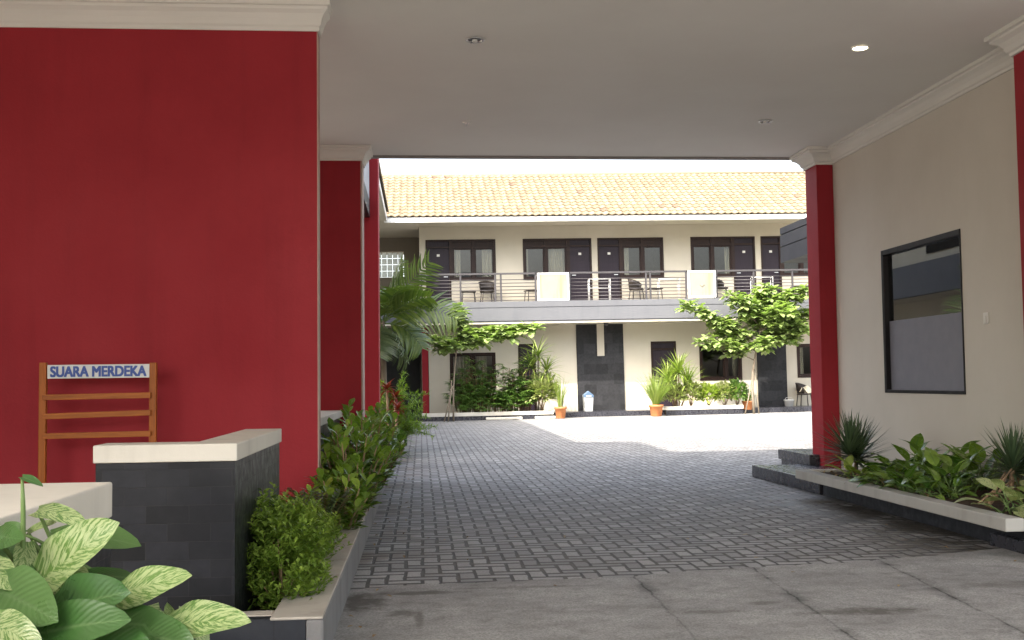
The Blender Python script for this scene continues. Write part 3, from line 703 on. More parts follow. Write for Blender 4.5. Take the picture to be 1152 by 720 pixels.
# stair recess at the left end
RY_ = 41.2-BY
fx2 = lambda px: loc(px, 330, 41.2).x
fz2 = lambda py: loc(445, py, 41.2).z
m_ = wall_holes('recess_wall', SHADETAUPE, hb, -6, XL+.4, 0, 6.7, .15, [(fx2(423), fx2(455), fz2(312), fz2(283)), (fx2(440), fx2(466), fz2(346), fz2(319))]); m_.location = (0, RY_, 0)
g = NG('lit glass block'); g.base((.75,.8,.8)); g.rough(.2)
tr_ = g.n('ShaderNodeBsdfTranslucent'); tr_.inputs[0].default_value = (.85,.9,.9,1); mx_ = g.n('ShaderNodeMixShader'); mx_.inputs[0].default_value = .8
g.l(g.b.outputs[0], mx_.inputs[1]); g.l(tr_.outputs[0], mx_.inputs[2]); g.l(mx_.outputs[0], g.out.inputs[0]); GB = g.m
m = MB(); xa, xb, za, zb = fx2(423), fx2(455), fz2(312), fz2(283)
gl = box('glass_block_window', PALECLAD, hb, xa, xa+.02, RY_+.03, RY_+.12, za, zb)
for i in range(5):
    for j in range(4):
        m.box(xa+.03+(xb-xa-.04)*i/5, xa+.01+(xb-xa-.04)*(i+1)/5, RY_+.04, RY_+.10, za+.02+(zb-za-.02)*j/4, za-.005+(zb-za-.02)*(j+1)/4)
m.build('glass_blocks', GB, gl)
xa, xb, za, zb = fx2(440), fx2(466), fz2(346), fz2(319); fm = MB()
for q in ((xa,xa+.05,za,zb),(xb-.12,xb,za,zb),(xa+.05,xb-.12,za,za+.08),(xa+.05,xb-.12,zb-.05,zb)): fm.box(q[0],q[1],RY_-.02,RY_+.12,q[2],q[3])
fw_ = fm.build('window', PALECLAD, hb); box('pane', GB, fw_, xa+.051, xb-.121, RY_+.04, RY_+.05, za+.081, zb-.051)
box('recess_soffit', CREAM, hb, -6, XL-.002, -.48, RY_+.0, 6.66, 6.70)
box('recess_slab', CREAM, hb, -6, XL-.003, WL, RY_-.002, 3.3, 3.9)
box('red_column', RED, hb, fx(473.5), fx(480.5), WL-.01, WL+.2, ZG, 3.25)
box('opening_shade', UNLITROOM, hb, -6, XL-.05, RY_-.06, RY_-.003, 0, 3.29)  # flat sheet, the opening's darkness painted into its colour

# ------------------------------------------------------------------ balcony railing and what stands on the balcony
rail = thing('balcony_railing', 'dark metal railing with thin horizontal bars along the hotel balcony', 'railing', (BX, BY, 0)); rail.rotation_euler = (0, -SLOPE, 0)
RYL = .30; RYW = BY+RYL
zt = loc(600, 308.5, RYW).z; zb_ = loc(640, 338, BY).z
rx = lambda px: loc(px, 320, RYW).x
segs = [(474, 602.5, (474, 518, 557, 563.5, 602.5)), (641, 772, (641, 726.8, 731.5, 772)), (806, 930, (806, 848, 891.6, 930))]
box('kerb', GREYCLAD, rail, -2.4, XR, .125, .40, 3.951, zb_-.05)
for a, b, ps in segs:
    for px in ps: box('post', METAL, rail, rx(px)-.03, rx(px)+.03, RYL-.03, RYL+.03, zb_-.048, zt-.001)
    MB().box(rx(a)-.03, rx(b)+.03, RYL-.04, RYL+.04, zt, zt+.06).build('top_rail', METAL, rail)
    for k in range(7):
        z = zb_+.06+(zt-zb_-.12)*k/7; MB().tube([(rx(a), RYL, z), (rx(b), RYL, z)], .013, 6).build('bar', METAL, rail)
MB().box(rx(602.5), rx(641), RYL-.04, RYL+.04, zt-.001, zt+.058).build('top_rail', METAL, rail)
MB().box(rx(772), rx(806), RYL-.04, RYL+.04, zt-.001, zt+.058).build('top_rail', METAL, rail)

def on_balc(px, y):                    # a spot on the balcony floor, world
    p = hb.matrix_world @ Vector((loc(px, 330, BY+y).x, y, ZUF)); return p
def bpanel(px0, px1, py0, py1, label):
    p = at((px0+px1)/2, py1, BY+.2); t = thing('square_signboard', label, 'signboard', (p.x, p.y, p.z), 'cream panels hung on the balcony railing'); t.rotation_euler = (0, -SLOPE, 0)
    w_ = at(px1, py1, BY+.2).x-at(px0, py1, BY+.2).x; h = at(px0, py0, BY+.2).z-p.z; f_ = MB(); T = .06
    for q in ((-w_/2,-w_/2+T,0,h),(w_/2-T,w_/2,0,h),(-w_/2+T,w_/2-T,0,T),(-w_/2+T,w_/2-T,h-T,h)): f_.box(q[0],q[1],-.03,.03,q[2],q[3])
    f_.build('frame', WHITE, t); box('face', PANELM, t, -w_/2+T, w_/2-T, -.02, .028, T, h-T); return t
bpanel(605, 640.5, 307, 338, 'cream square panel on the balcony railing, left of the two')
p2 = bpanel(774.4, 805.5, 304.5, 334.5, 'cream square panel with a small dark tick mark, above the almond tree')
MB().bar((-.06,-.022,.42),(.0,-.022,.36),.03,.004).bar((0,-.022,.36),(.08,-.022,.44),.03,.004).build('tick_mark', paint('ochre mark', (.12,.09,.03), .6), p2)

def make_chair(label):
    t = thing('rattan_chair', label, 'chair', (0,0,0), 'dark rattan chairs')
    MB().lathe([(0,.44),(.24,.44),(.26,.42),(.25,.39),(0,.38)], n=20).build('seat', RATTAN, t)
    m = MB(); vs = []
    for i in range(13):
        a = math.radians(-20+220*i/12); top = .62+.20*max(0, math.sin(math.radians(180*i/12)))**.7
        for z, r in ((.45,.25),(top-.06,.29),(top,.30),(top,.275),(.45,.235)): vs.append((r*math.cos(a), r*math.sin(a), z))
    m.add(vs, [(i*5+j, i*5+(j+1)%5, (i+1)*5+(j+1)%5, (i+1)*5+j) for i in range(12) for j in range(5)], True); m.build('backrest', RATTAN, t)
    for sx, sy in ((-1,-1),(1,-1),(1,1),(-1,1)): MB().tube([(sx*.17,sy*.17,.40),(sx*.21,sy*.21,0)], .018, 8).build('leg', RATTAN, t)
    return t
def make_table(label):
    t = thing('side_table', label, 'table', (0,0,0), 'small dark balcony tables')
    box('tabletop', RATTAN, t, -.25, .25, -.25, .25, .40, .43, .006)
    for sx, sy in ((-1,-1),(1,-1),(1,1),(-1,1)): MB().tube([(sx*.20,sy*.20,.40),(sx*.23,sy*.23,0)], .015, 8).build('leg', RATTAN, t)
    return t
ch0 = make_chair(''); tb0 = make_table('')
def place(src, first, p, rz, label):
    o = src if first else copy_tree(src); o.location = p; o.rotation_euler = (0, 0, rz); o['label'] = label; return o
place(ch0, True, on_balc(548, .85), math.radians(8), 'dark rattan balcony chair right of the leftmost small table')
place(ch0, False, on_balc(716, .8), math.radians(60), 'dark rattan balcony chair left of a small table, midway between the panels')
place(ch0, False, on_balc(811, .8), math.radians(70), 'dark rattan balcony chair just right of the ticked cream panel')
cg = place(ch0, False, at(905, 452.5, 38.3), math.radians(50), 'rattan chair with a cream cloth on the ground floor, beside the slim pillar')
cg.location.z = ZG+SLOPE*(cg.location.x+.7)
cl = thing('cream_cloth', 'rumpled cream cloth draped over the ground floor chair', 'cloth', (cg.location.x, cg.location.y, cg.location.z+.44))
m = MB(); vs = []
for i in range(9):
    for j in range(9):
        u, v = i/8-.5, j/8-.5; vs.append((u*.55+.05, v*.5, .12+.1*math.sin(u*7+1)*math.cos(v*6)+.06*U(-1,1)-(.5*max(0, abs(u)-.3))))
m.add(vs, [(i*9+j,(i+1)*9+j,(i+1)*9+j+1,i*9+j+1) for i in range(8) for j in range(8)], True)
cm_ = m.build('fabric', CLOTH, cl); q = cm_.modifiers.new('thick', 'SOLIDIFY'); q.thickness = .02
place(tb0, True, on_balc(527, .8), 0, 'small dark table at the left end of the balcony')
place(tb0, False, on_balc(599, .75), .2, 'small dark table half behind the left cream panel')
place(tb0, False, on_balc(736, .75), .1, 'small dark table between the panels, right of a rattan chair')
place(tb0, False, on_balc(899, .8), 0, 'small dark table at the right end of the balcony by the dark canopy')
def rackframe(px0, px1, py0, label, mat=GALV):
    p = on_balc((px0+px1)/2, .7); w_ = at(px1, 330, p.y).x-at(px0, 330, p.y).x; h = max(.5, at(px0, py0, p.y).z-p.z)
    t = thing('towel_rack', label, 'towel rack', p, 'pale tube towel racks on the balcony')
    for sx in (-1, 1):
        for dy in (-.12, .12): MB().tube([(sx*w_/2, dy, 0), (sx*w_/2, dy, h)], .016, 8).build('leg', mat, t)
        MB().tube([(sx*w_/2, -.12, h), (sx*w_/2, .12, h)], .016, 8).build('end_bar', mat, t)
    MB().tube([(-w_/2, 0, h), (w_/2, 0, h)], .016, 8).build('rail', mat, t); MB().tube([(-w_/2, 0, h*.6), (w_/2, 0, h*.6)], .012, 8).build('rail', mat, t)
rackframe(662.5, 686, 314, 'pale tube towel rack right of the left cream panel')
rackframe(741, 764, 314, 'pale tube towel rack just left of the ticked cream panel')
rackframe(846, 868.5, 312, 'pale tube towel rack above the almond tree')

p = at(682, 368.5, 37.9); t = thing('dome_lamp', 'small dark dome fixture under the balcony above the dark stone panel', 'lamp', (p.x, p.y, 0))
t.location.z = (hb.matrix_world @ Vector((p.x-BX, p.y-BY, zA))).z
MB().lathe([(0,-.11),(.04,-.10),(.075,-.06),(.085,-.02),(.09,0)], n=16).build('dome', METAL, t); MB().lathe([(.10,-.012),(.10,0),(.0,0)], n=16).build('mount', METAL, t)
# ------------------------------------------------------------------ side wings
wg = thing('left_wing', 'left hotel wing seen as a steep tiled roof edge with white fascia', 'building', (-3, 27, 0))
WX = -1.09
under(box('wall', FACADE, None, -2.9, -2.7, 19.4, 41, 0, 6.6), wg)
under(box('fascia', WHITE, None, WX-.03, WX, 17.2, 37.0, 6.66, 6.86), wg)
under(box('soffit', CREAM, None, -2.7, WX-.031, 17.2, 36.9, 6.67, 6.70), wg)
o = tile_roof('roof', None, 19.6, 16, .385, PT); o.matrix_world = Matrix.Translation((WX+.06, 17.2, 6.865)) @ Matrix.Rotation(math.pi/2, 4, 'Z'); bpy.context.view_layer.update(); under(o, wg)
m = MB(); m.add([(WX,17.2,6.84),(WX,36.8,6.84),(WX-6,36.8,6.84+6*math.tan(PT)),(WX-6,17.2,6.84+6*math.tan(PT))], [(0,1,2,3)]); under(m.build('roof_underlay', DKWOOD, None), wg)
under(box('balcony_fascia', GREYCLAD, None, -1.45, -1.30, 19.4, 37.0, 3.30, 4.10), wg); under(box('balcony_slab', CREAM, None, -2.69, -1.451, 19.4, 37.0, 3.35, 3.55), wg)
for y in (22.5, 27, 31.5): under(box('window', BLACKF, None, -2.699, -2.66, y, y+1.9, 4.6, 6.1), wg); under(box('window', BLACKF, None, -2.699, -2.66, y, y+1.9, .9, 2.4), wg)

cp = thing('dark_canopy', 'dark grey clad canopy jutting in above the right of the balcony', 'canopy', (11, 24, 4.3))
m = MB(); xc = 9.31; z0c, z1c = 4.27, 5.17
for za_, zb2 in ((z0c, 4.66), (4.685, 4.98), (5.005, z1c)): m.box(xc, xc+6, 20, 28.0, za_, zb2)
m.box(xc+.03, xc+5.97, 20.03, 27.97, z0c+.02, z1c-.02); under(m.build('cladding', DARKCLAD, None), cp)
under(box('roof_slab', DARKCLAD, None, xc+.5, xc+6, 20, 26.5, z1c+.002, z1c+.42), cp)
under(box('support_wall', FACADE, None, xc+3, xc+3.2, 20.1, 27.9, 0, z0c-.001), cp)
an = thing('antenna_mast', 'thin pale antenna mast rising behind the tiled roof ridge', 'antenna', (at(625,240,48).x, 48, 6.5))
MB().tube([(0,0,0),(0,0,at(625,181,48).z-6.5)], .022, 6).build('pole', GALV, an)
for k in (.25, .6): MB().tube([(-.12,0,at(625,181,48).z-6.5-k),(.12,0,at(625,181,48).z-6.5-k)], .008, 6).build('crossbar', GALV, an)

# ------------------------------------------------------------------ far planters, pots and bin
def gp(px, Y, dz=0):
    x = at(px, 450, Y).x; return Vector((x, Y, gz(x, Y)+dz))
def far_bed(px0, px1, label, zt):
    a, b = gp(px0, 36.9), gp(px1, 36.9); t = thing('planter_bed', label, 'planter', ((a.x+b.x)/2, 37.1, (a.z+b.z)/2)); t.rotation_euler = (0, -SLOPE, 0); hw = (b.x-a.x)/2
    box('kerb', CAPM, t, -hw, hw, -.35, -.25, zt-.12, zt); box('kerb_base', STEPM, t, -hw+.01, hw-.01, -.33, -.26, -.05, zt-.121); box('kerb', CAPM, t, -hw, -hw+.1, -.249, .3, zt-.12, zt); box('kerb', CAPM, t, hw-.1, hw, -.249, .3, zt-.12, zt)
    box('soil', SOIL, t, -hw+.101, hw-.101, -.248, .3, .0, zt-.04); return t
far_bed(474, 622, 'cream edged bed of lady palms below the left windows', .26)
far_bed(748, 835, 'cream edged bed of bushes in the sun, beside the almond tree', .30)
# loose stones lying along the kerb
for px, sx in ((556,.28),(568,.2),(580,.22),(610,.25),(618,.2)):
    p = gp(px, 36.62, .0); t = MB().box(-sx,sx,-.09,.09,0,.085).build('kerb_stone', CAPM, None, .02); t.location = p; t.rotation_euler = (0,0,U(-.1,.1)); props(t, 'pale loose stone lying in front of the lady palm bed', 'stone', 'loose stones before the far bed')

def pot(p, r, h, label):
    t = thing('terracotta_pot', label, 'pot', p, 'terracotta pots of grass')
    MB().lathe([(0,0),(r*.68,0),(r*.74,.02),(r*.92,h*.8),(r,h*.82),(r*1.03,h),(r*.93,h),(r*.88,h*.86),(0,h*.86)]).build('body', TERRA, t)
    MB().lathe([(r*.87,h*.862),(0,h*.9)]).build('soil', SOIL, t); return t
P1, P2, P3 = gp(630.5, 36.5), gp(738, 36.4), gp(841, 37.05, .12)
pot(P1, .20, .38, 'terracotta pot of upright grass at the end of the lady palm bed')
pot(P2, .24, .38, 'wide terracotta pot with bushy grass left of the sunlit bed')
pot(P3, .19, .30, 'terracotta pot half hidden at the foot of the almond tree')
p = gp(661.5, 37.9); p.z = ZG+SLOPE*(p.x+.7)
BINW = paint('greyed white bin', (.36,.37,.37), .5)
bn = thing('waste_bin', 'white waste bin with a gabled blue grey lid by the dark stone panel', 'bin', p)
MB().add([(-.14,-.14,0),(.14,-.14,0),(.14,.14,0),(-.14,.14,0),(-.165,-.165,.48),(.165,-.165,.48),(.165,.165,.48),(-.165,.165,.48)], [(0,3,2,1),(4,5,6,7),(0,1,5,4),(1,2,6,5),(2,3,7,6),(3,0,4,7)]).build('body', BINW, bn, .01)
MB().add([(-.175,-.175,.482),(.175,-.175,.482),(.175,.175,.482),(-.175,.175,.482),(-.17,-.17,.56),(.17,-.17,.56),(.17,.17,.56),(-.17,.17,.56),(0,-.165,.70),(0,.165,.70)], [(0,3,2,1),(0,1,5,4),(1,2,6,5),(2,3,7,6),(3,0,4,7),(4,5,8),(6,7,9),(5,6,9,8),(7,4,8,9)]).build('lid', BLUELID, bn, .008)
box('flap', BINW, bn, -.09, .09, -.181, -.1755, .495, .555)
p = gp(887.5, 38.4); p.z = ZG+SLOPE*(p.x+.7)
t = thing('white_tub', 'small white tub on the walkway near the ground floor chair', 'tub', p); MB().lathe([(0,0),(.14,0),(.17,.2),(.18,.2),(.18,.23),(.15,.23),(.13,.02),(0,.02)]).build('body', WHITE, t); MB().tube([(-.17,0,.2),(-.1,0,.3),(.1,0,.3),(.17,0,.2)], .008, 6).build('handle', GALV, t)

# ================================================================== PLANTS
def plant(name, label, cat, p, group=None): return thing(name, label, cat, tuple(p), group)
# --- small leaved hedge bush, front left
def hedge_bush(label, p, rx, ry, h, n, mat, L=(.022,.036), name='hedge_bush'):
    t = plant(name, label, 'shrub', p); lb = LB(); st = MB()
    lobes = [(sph(-1,1)*np.array([rx*.55,ry*.55,h*.30])+np.array([0,0,h*.47]), U(.45,.66)) for _ in range(16)]
    twigs = int(n/9)
    for _ in range(twigs):
        c, k = random.choice(lobes); d = sph(-.75, 1.); q = c+d*np.array([rx, ry, h*.5])*k*U(.75, 1.1)
        if q[2] < .02: q[2] = U(.02,.1)
        dd = d*.6+np.array([0,0,.7])+np.array([U(-.3,.3),U(-.3,.3),0]); dd /= np.linalg.norm(dd); ln = U(.05,.11)
        for i in range(9):
            a = U(0, 6.28); s_ = np.array([math.cos(a), math.sin(a), U(.1,.8)])
            lb.leaf(q+dd*ln*i/8, s_+dd*.5, U(*L), U(*L)*.5, 'oval', 2, U(.1,.6), .3, roll=U(-.5,.5))
        if random.random() < .04: st.tube([(0+U(-.03,.03),U(-.03,.03),0), tuple(q*np.array([.6,.6,.5])), tuple(q)], [.006,.004,.002], 5)
    lb.build('foliage', mat, t); st.build('stem', STEMB, t); return t
hedge_bush('small leaved bright green bush at the corner of the slate wall', (-.72, 5.90, .13), .20, .36, .50, 11000, LM['box'], (.028,.044))
hedge_bush('low small leaved green bush in front of the red wall corner', (-.73, 6.9, .13), .19, .55, .36, 8000, LM['box'], (.028,.044))
# --- upright glossy shrubs behind
def glossy_shrub(label, p, rx, ry, h, nst, mat, L=(.10,.17), group=None, lean=.35):
    t = plant('glossy_shrub', label, 'shrub', p, group); lb = LB(); st = MB()
    for k in range(nst):
        a = U(0, 6.28); r = math.sqrt(U(0,1)); top = np.array([rx*r*math.cos(a), ry*r*math.sin(a), h*U(.55,1.0)*(1-.35*r*r)])
        b = np.array([top[0]*.3, top[1]*.3, 0]); mid = (b+top)/2+np.array([0,0,.05])
        st.tube([tuple(b), tuple(mid), tuple(top)], [.010,.008,.004], 5)
        nl = int(U(12, 18))
        for i in range(nl):
            f = .15+.85*i/nl; c = b*(1-f)**2+2*mid*f*(1-f)+top*f*f; q = i*2.4+U(-.4,.4)
            s_ = np.array([math.cos(q), math.sin(q), U(.25,1.0)+(.9 if i > nl-4 else 0)])
            LL = U(*L); lb.leaf(c, s_, LL, LL*U(.38,.5), 'obov', 4, U(.1,.7), .3, roll=U(-.3,.3))
    lb.build('foliage', mat, t); st.build('stem', STEMB, t); return t
glossy_shrub('glossy upright shrub overhanging the kerb just past the red wall corner', (-.58, 9.45, .15), .36, .8, .90, 85, LM['glossy'])
glossy_shrub('tall glossy shrub at the middle of the left planting bed', (-.60, 11.0, .15), .36, .8, 1.0, 75, LM['glossy'])
glossy_shrub('lighter glossy shrub farther back below the broad red pillar', (-.54, 12.6, .15), .38, .8, .90, 60, LM['glossy'])
glossy_shrub('dark low glossy shrub at the foot of the red pillar', (-.54, 14.4, .15), .36, .9, .78, 55, LM['glossy'])
def pinnate_plant(label, p, n, Lr, mat, name='pinnate_plant'):
    t = plant(name, label, 'plant', p); lb = LB(); st = MB()
    for k in range(n):
        a = 6.28*k/n+U(-.3,.3); el = U(.75,1.35); d = np.array([math.cos(a)*math.cos(el), math.sin(a)*math.cos(el), math.sin(el)])
        pts = []; c = np.zeros(3); dd = d.copy()
        for i in range(9): pts.append(tuple(c)); c = c+dd*Lr/8; dd = dd+np.array([0,0,-.09]); dd /= np.linalg.norm(dd)
        st.tube(pts, [.008-.0007*i for i in range(9)], 5)
        for i in range(2, 9):
            tng = np.array(pts[i])-np.array(pts[i-1]); sd_ = np.cross(tng, [0,0,1.]); sd_ /= np.linalg.norm(sd_)+1e-6
            for s_ in (-1, 1):
                for off in (0, .5):
                    q = np.array(pts[i])-tng*off; lb.leaf(q, sd_*s_+tng/np.linalg.norm(tng)*.6+np.array([0,0,.15]), U(.075,.11), U(.028,.038), 'lance', 3, .4, .2)
    lb.build('foliage', mat, t); st.build('stem', STEMG, t); return t
glossy_shrub('low glossy shrub spilling over the kerb before the taller ones', (-.60, 8.35, .15), .26, .55, .55, 46, LM['glossy'], (.08,.14))
pinnate_plant('arching dull green plant with paired leaflets beside the red wall corner', (-.70, 7.75, .15), 14, .42, LM['zz'])
pinnate_plant('dull paired leaflet plant half hidden behind the low bush', (-.66, 8.5, .15), 12, .48, LM['zz'])

# --- palm fronds
def frond(lb, st, base, az, el, L, lf, droop=.10, nl=19, W=.05, twist=0., vee=.35):
    d = np.array([math.cos(az)*math.cos(el), math.sin(az)*math.cos(el), math.sin(el)]); c = np.array(base, float); pts = [c.copy()]
    for i in range(14): c = c+d*L/14; d = d+np.array([0,0,-droop]); d /= np.linalg.norm(d); pts.append(c.copy())
    st.tube([tuple(p) for p in pts], [.016-.001*i for i in range(15)], 5)
    for i in range(nl):
        f = .16+.84*i/nl; k = f*14; j = min(13, int(k)); q = pts[j]+(pts[j+1]-pts[j])*(k-j); tg = (pts[j+1]-pts[j]); tg /= np.linalg.norm(tg)
        sd_ = np.cross(tg, [0,0,1.]); sd_ /= np.linalg.norm(sd_)+1e-6; upv = np.cross(sd_, tg)
        sd_, upv = sd_*math.cos(twist)+upv*math.sin(twist), upv*math.cos(twist)-sd_*math.sin(twist)
        ll = lf*(.45+.9*math.sin(math.pi*min(1, f*.85+.12)))*U(.9,1.1)
        for s_ in (-1, 1):
            lb.leaf(q, sd_*s_*.95+tg*.6+upv*(vee+U(-.1,.1)), ll, W*U(.85,1.1), 'strap', 4, U(.5,1.0), .25, up=upv)
def palm(label, p, fronds, trunk_h, mat, grey=(), name='feather_palm'):
    t = plant(name, label, 'palm', p); lb, lg, st = LB(), LB(), MB()
    for i, (az, el, L, lf, dr, *tw) in enumerate(fronds): frond(lg if i in grey else lb, st, (0,0,trunk_h), math.radians(az), math.radians(el), L, lf, dr, twist=math.radians(tw[0] if tw else 0), vee=.12 if tw else .35)
    lb.build('frond', mat, t)
    if grey: props(lg.build('frond', LM['palmgrey'], t), 'greyed drooping frond')
    st.build('rachis', STEMG, t)
    MB().tube([(0,0,0),(.02,.03,trunk_h*.5),(0,0,trunk_h+.06)], [.075,.06,.045], 9).build('trunk', BARK, t); return t
cpx = at(432, 364, 20.8)
palm('tall feather palm with spreading fronds beside the farthest left red pillar', (cpx.x-.03, 20.8, 0),
     [(-8,36,1.55,.52,.10,-50), (4,60,1.5,.48,.035,50), (25,75,1.3,.42,.04,40), (-60,60,1.1,.40,.09), (-2,2,.95,.45,.11,-45), (120,60,1.2,.42,.07), (180,50,1.2,.42,.08), (-110,45,1.1,.40,.10), (-15,48,1.1,.42,.07,40), (-25,-45,.9,.42,.05,40), (-100,-40,.8,.42,.05)], cpx.z, LM['palm'], (9,10))
# --- fern like and red leaved plants below the palm
def foxtail(label, p, n, L, mat, name='foxtail_fern', hz=0.):
    t = plant(name, label, 'plant', p); lb, st = LB(), MB()
    for k in range(n):
        a = U(0,6.28); el = U(.35,1.4); d = np.array([math.cos(a)*math.cos(el), math.sin(a)*math.cos(el), math.sin(el)]); c = np.array([0,0,hz*U(.3,1.)]); pts = [c]
        l = L*U(.7,1.1)
        for i in range(10): c = c+d*l/10; d = d+np.array([0,0,-.10]); d /= np.linalg.norm(d); pts.append(c)
        st.tube([tuple(q) for q in pts], .005, 4)
        for i in range(1, 11):
            for _ in range(9): lb.leaf(pts[i]-(pts[i]-pts[i-1])*U(0,1), sph(-.6,1)+(pts[i]-pts[i-1])*6, U(.06,.13), .018, 'strap', 2, .3, .1)
    if hz: st.tube([(0,0,0),(0,0,hz)], .03, 7)
    lb.build('foliage', mat, t); st.build('stem', STEMG, t); return t
def rosette(label, p, n, L, W, mat, cat='plant', name='spiky_plant', stem=0., el=(.05,1.45), curl=(.1,.5), group=None, heads=None, stemmat=None):
    t = plant(name, label, cat, p, group); lb, st = LB(), MB()
    for (hx, hy, hz) in (heads or [(0,0,stem)]):
        for k in range(n):
            a = k*2.39996+U(-.1,.1); e = el[0]+(el[1]-el[0])*((k+.5)/n)**.8+U(-.08,.08); d = (math.cos(a)*math.cos(e), math.sin(a)*math.cos(e), math.sin(e))
            lb.leaf((hx,hy,hz+.05*k/n), d, L*U(.8,1.08), W*U(.85,1.1), 'strap', 5, U(*curl), .35)
        if hz > .05: st.tube([(hx*.2,hy*.2,0),(hx*.7,hy*.6,hz*.5),(hx,hy,hz+.05)], [.028,.022,.02], 8)
    lb.build('foliage', mat, t)
    if st.v: st.build('stem', stemmat or STEMB, t)
    return t
p = at(452, 452, 19.6); foxtail('feathery bright green fern below the palm', (-.42, 19.6, .15), 44, .62, LM['fern'], hz=.85)
foxtail('second feathery fern, lower and behind the glossy shrubs', (-.30, 21.2, .1), 34, .6, LM['fern'], hz=.5)
rosette('red leaved ti plant between the ferns below the palm', (-.50, 19.0, .15), 14, .24, .075, LM['red'], name='ti_plant', stem=.75, el=(-.4,1.3), curl=(.5,1.3), heads=[(-.08,0,1.0),(.06,.25,.86),(.10,-.1,.66),(-.04,.1,.45)])
rosette('pale spidery plant sprawling at the end of the left kerb', (-.42, 18.2, .2), 40, .5, .025, LM['zz'], name='spider_plant', el=(-.2,1.3), curl=(.6,1.4))
rosette('dark leafy clump at the base of the palm trunk', (-.75, 20.2, .15), 40, .8, .06, LM['rhapis'], name='strap_leaf_plant', el=(.3,1.4), curl=(.5,1.3))

# --- lady palms in the far left bed
def lady_palm(label, p, canes, R, h):
    t = plant('lady_palm', label, 'palm', p, 'lady palms in the far left bed'); lb, st = LB(), MB()
    for k in range(int(canes*2.6)):
        x, y = U(-R,R), U(-R*.35,R*.35); hh = h*U(.15,1.0); st.tube([(x*.6,y*.6,0),(x,y,hh*.9)], [.014,.010], 5)
        for f in range(7):
            a = U(0,6.28); b = np.array([x*U(.7,1),y,hh*U(.22,1.0)]); d = np.array([math.cos(a),math.sin(a),U(.2,.9)]); d /= np.linalg.norm(d); c = b+d*U(.12,.28); st.tube([tuple(b),tuple(c)], .005, 4)
            sd_ = np.cross(d,[0,0,1.]); sd_ /= np.linalg.norm(sd_)
            for i in range(9):
                q = (i-4)/4*1.25; lb.leaf(c, d*math.cos(q)+sd_*math.sin(q)+np.array([0,0,-.12]), U(.26,.36)*(1-.15*abs(q)), .05, 'strap', 3, U(.4,.9), .3)
    lb.build('foliage', LM['rhapis'], t); st.build('stem', STEMB, t); return t
for px, cn, R, h, lab in ((523,11,.45,1.65,'leftmost lady palm clump, under the curtained ground floor window'), (543,12,.48,2.0,'tallest lady palm clump in the middle of the far left bed'), (566,12,.48,1.85,'lady palm clump before the dark ground floor door'), (588,10,.42,1.7,'lady palm clump next to the pale stemmed dracaena')):
    lady_palm(lab, gp(px, 37.15, .2), cn, R, h)
p = gp(606, 37.1, .2); z1 = at(606, 402, 37.1).z-p.z
rosette('tall dracaena with a bare stem and drooping narrow leaves', p, 46, .85, .045, LM['grass'], 'tree', 'dracaena_tree', z1, (-.3,1.4), (.4,1.2), heads=[(0,0,z1),(.28,0,z1*.72),(-.2,.05,z1*.80)], stemmat=BARK)
def bush(label, p, rx, ry, h, n, mat, L, shape='oval', ratio=.42, group=None, name='leafy_bush'):
    n = int(n*1.9)
    t = plant(name, label, 'shrub', p, group); lb, st = LB(), MB()
    for k in range(9): st.tube([(0,0,0),(U(-rx,rx)*.8,U(-ry,ry)*.8,h*.75)], [.012,.005], 5)
    for k in range(n):
        d = sph(-.3,1); r = U(.45,1.05); q = np.array([d[0]*rx*r, d[1]*ry*r, max(.03, h*.45+d[2]*h*.52*r)]); l = U(*L)
        lb.leaf(q, d*.7+np.array([U(-.4,.4),U(-.4,.4),U(-.1,.7)]), l, l*ratio, shape, 3, U(.1,.8), .25, roll=U(-.5,.5))
    lb.build('foliage', mat, t); st.build('stem', STEMB, t); return t
bush('variegated pale green bush at the right end of the lady palm bed', gp(610,36.95,.2), .52, .3, 1.25, 420, LM['var'], (.16,.26))
def grass_clump(label, p, n, L, spread, W=.02, name='tall_grass'):
    t = plant(name, label, 'plant', p); lb = LB()
    for k in range(n):
        a = U(0,6.28); e = U(math.pi/2-spread, math.pi/2-.02); r = U(0,.09); lb.leaf((r*math.cos(a),r*math.sin(a),0), (math.cos(a)*math.cos(e),math.sin(a)*math.cos(e),math.sin(e)), L*U(.6,1.05), W, 'strap', 5, U(.1,.9), .3)
    lb.build('blades', LM['grass'], t); return t
grass_clump('stiff upright grass in the terracotta pot by the lady palms', (*P1[:2], P1.z+.34), 70, 1.25, .18)
grass_clump('bushy arching grass in the wide terracotta pot', (*P2[:2], P2.z+.34), 230, 1.35, .55)
grass_clump('low grassy tuft in the pot at the foot of the almond tree', (*P3[:2], P3.z+.27), 60, .5, .9)
p = gp(764, 37.0, .25)
rosette('spiky light green yucca towering over the sunlit bed', p, 70, .85, .05, LM['grass'], 'plant', 'yucca_plant', 1.0, (-.2,1.45), (.2,.9), heads=[(0,0,1.15),(-.35,.05,.85),(.3,0,.75)])
for px, mt, h, lab in ((758,'var',.75,'variegated bush at the left of the sunlit bed, below the yucca'), (777,'var',.85,'variegated bush directly right of the yucca'), (797,'limeleaf',.75,'lime green bush under the ground floor window'), (815,'var',.78,'variegated bush at the right of the sunlit bed'), (829,'rhapis',.85,'dark green bush beside the almond tree trunk')):
    bush(lab, gp(px,37.0,.25), .40, .28, h, 230, LM[mt], (.12,.22))

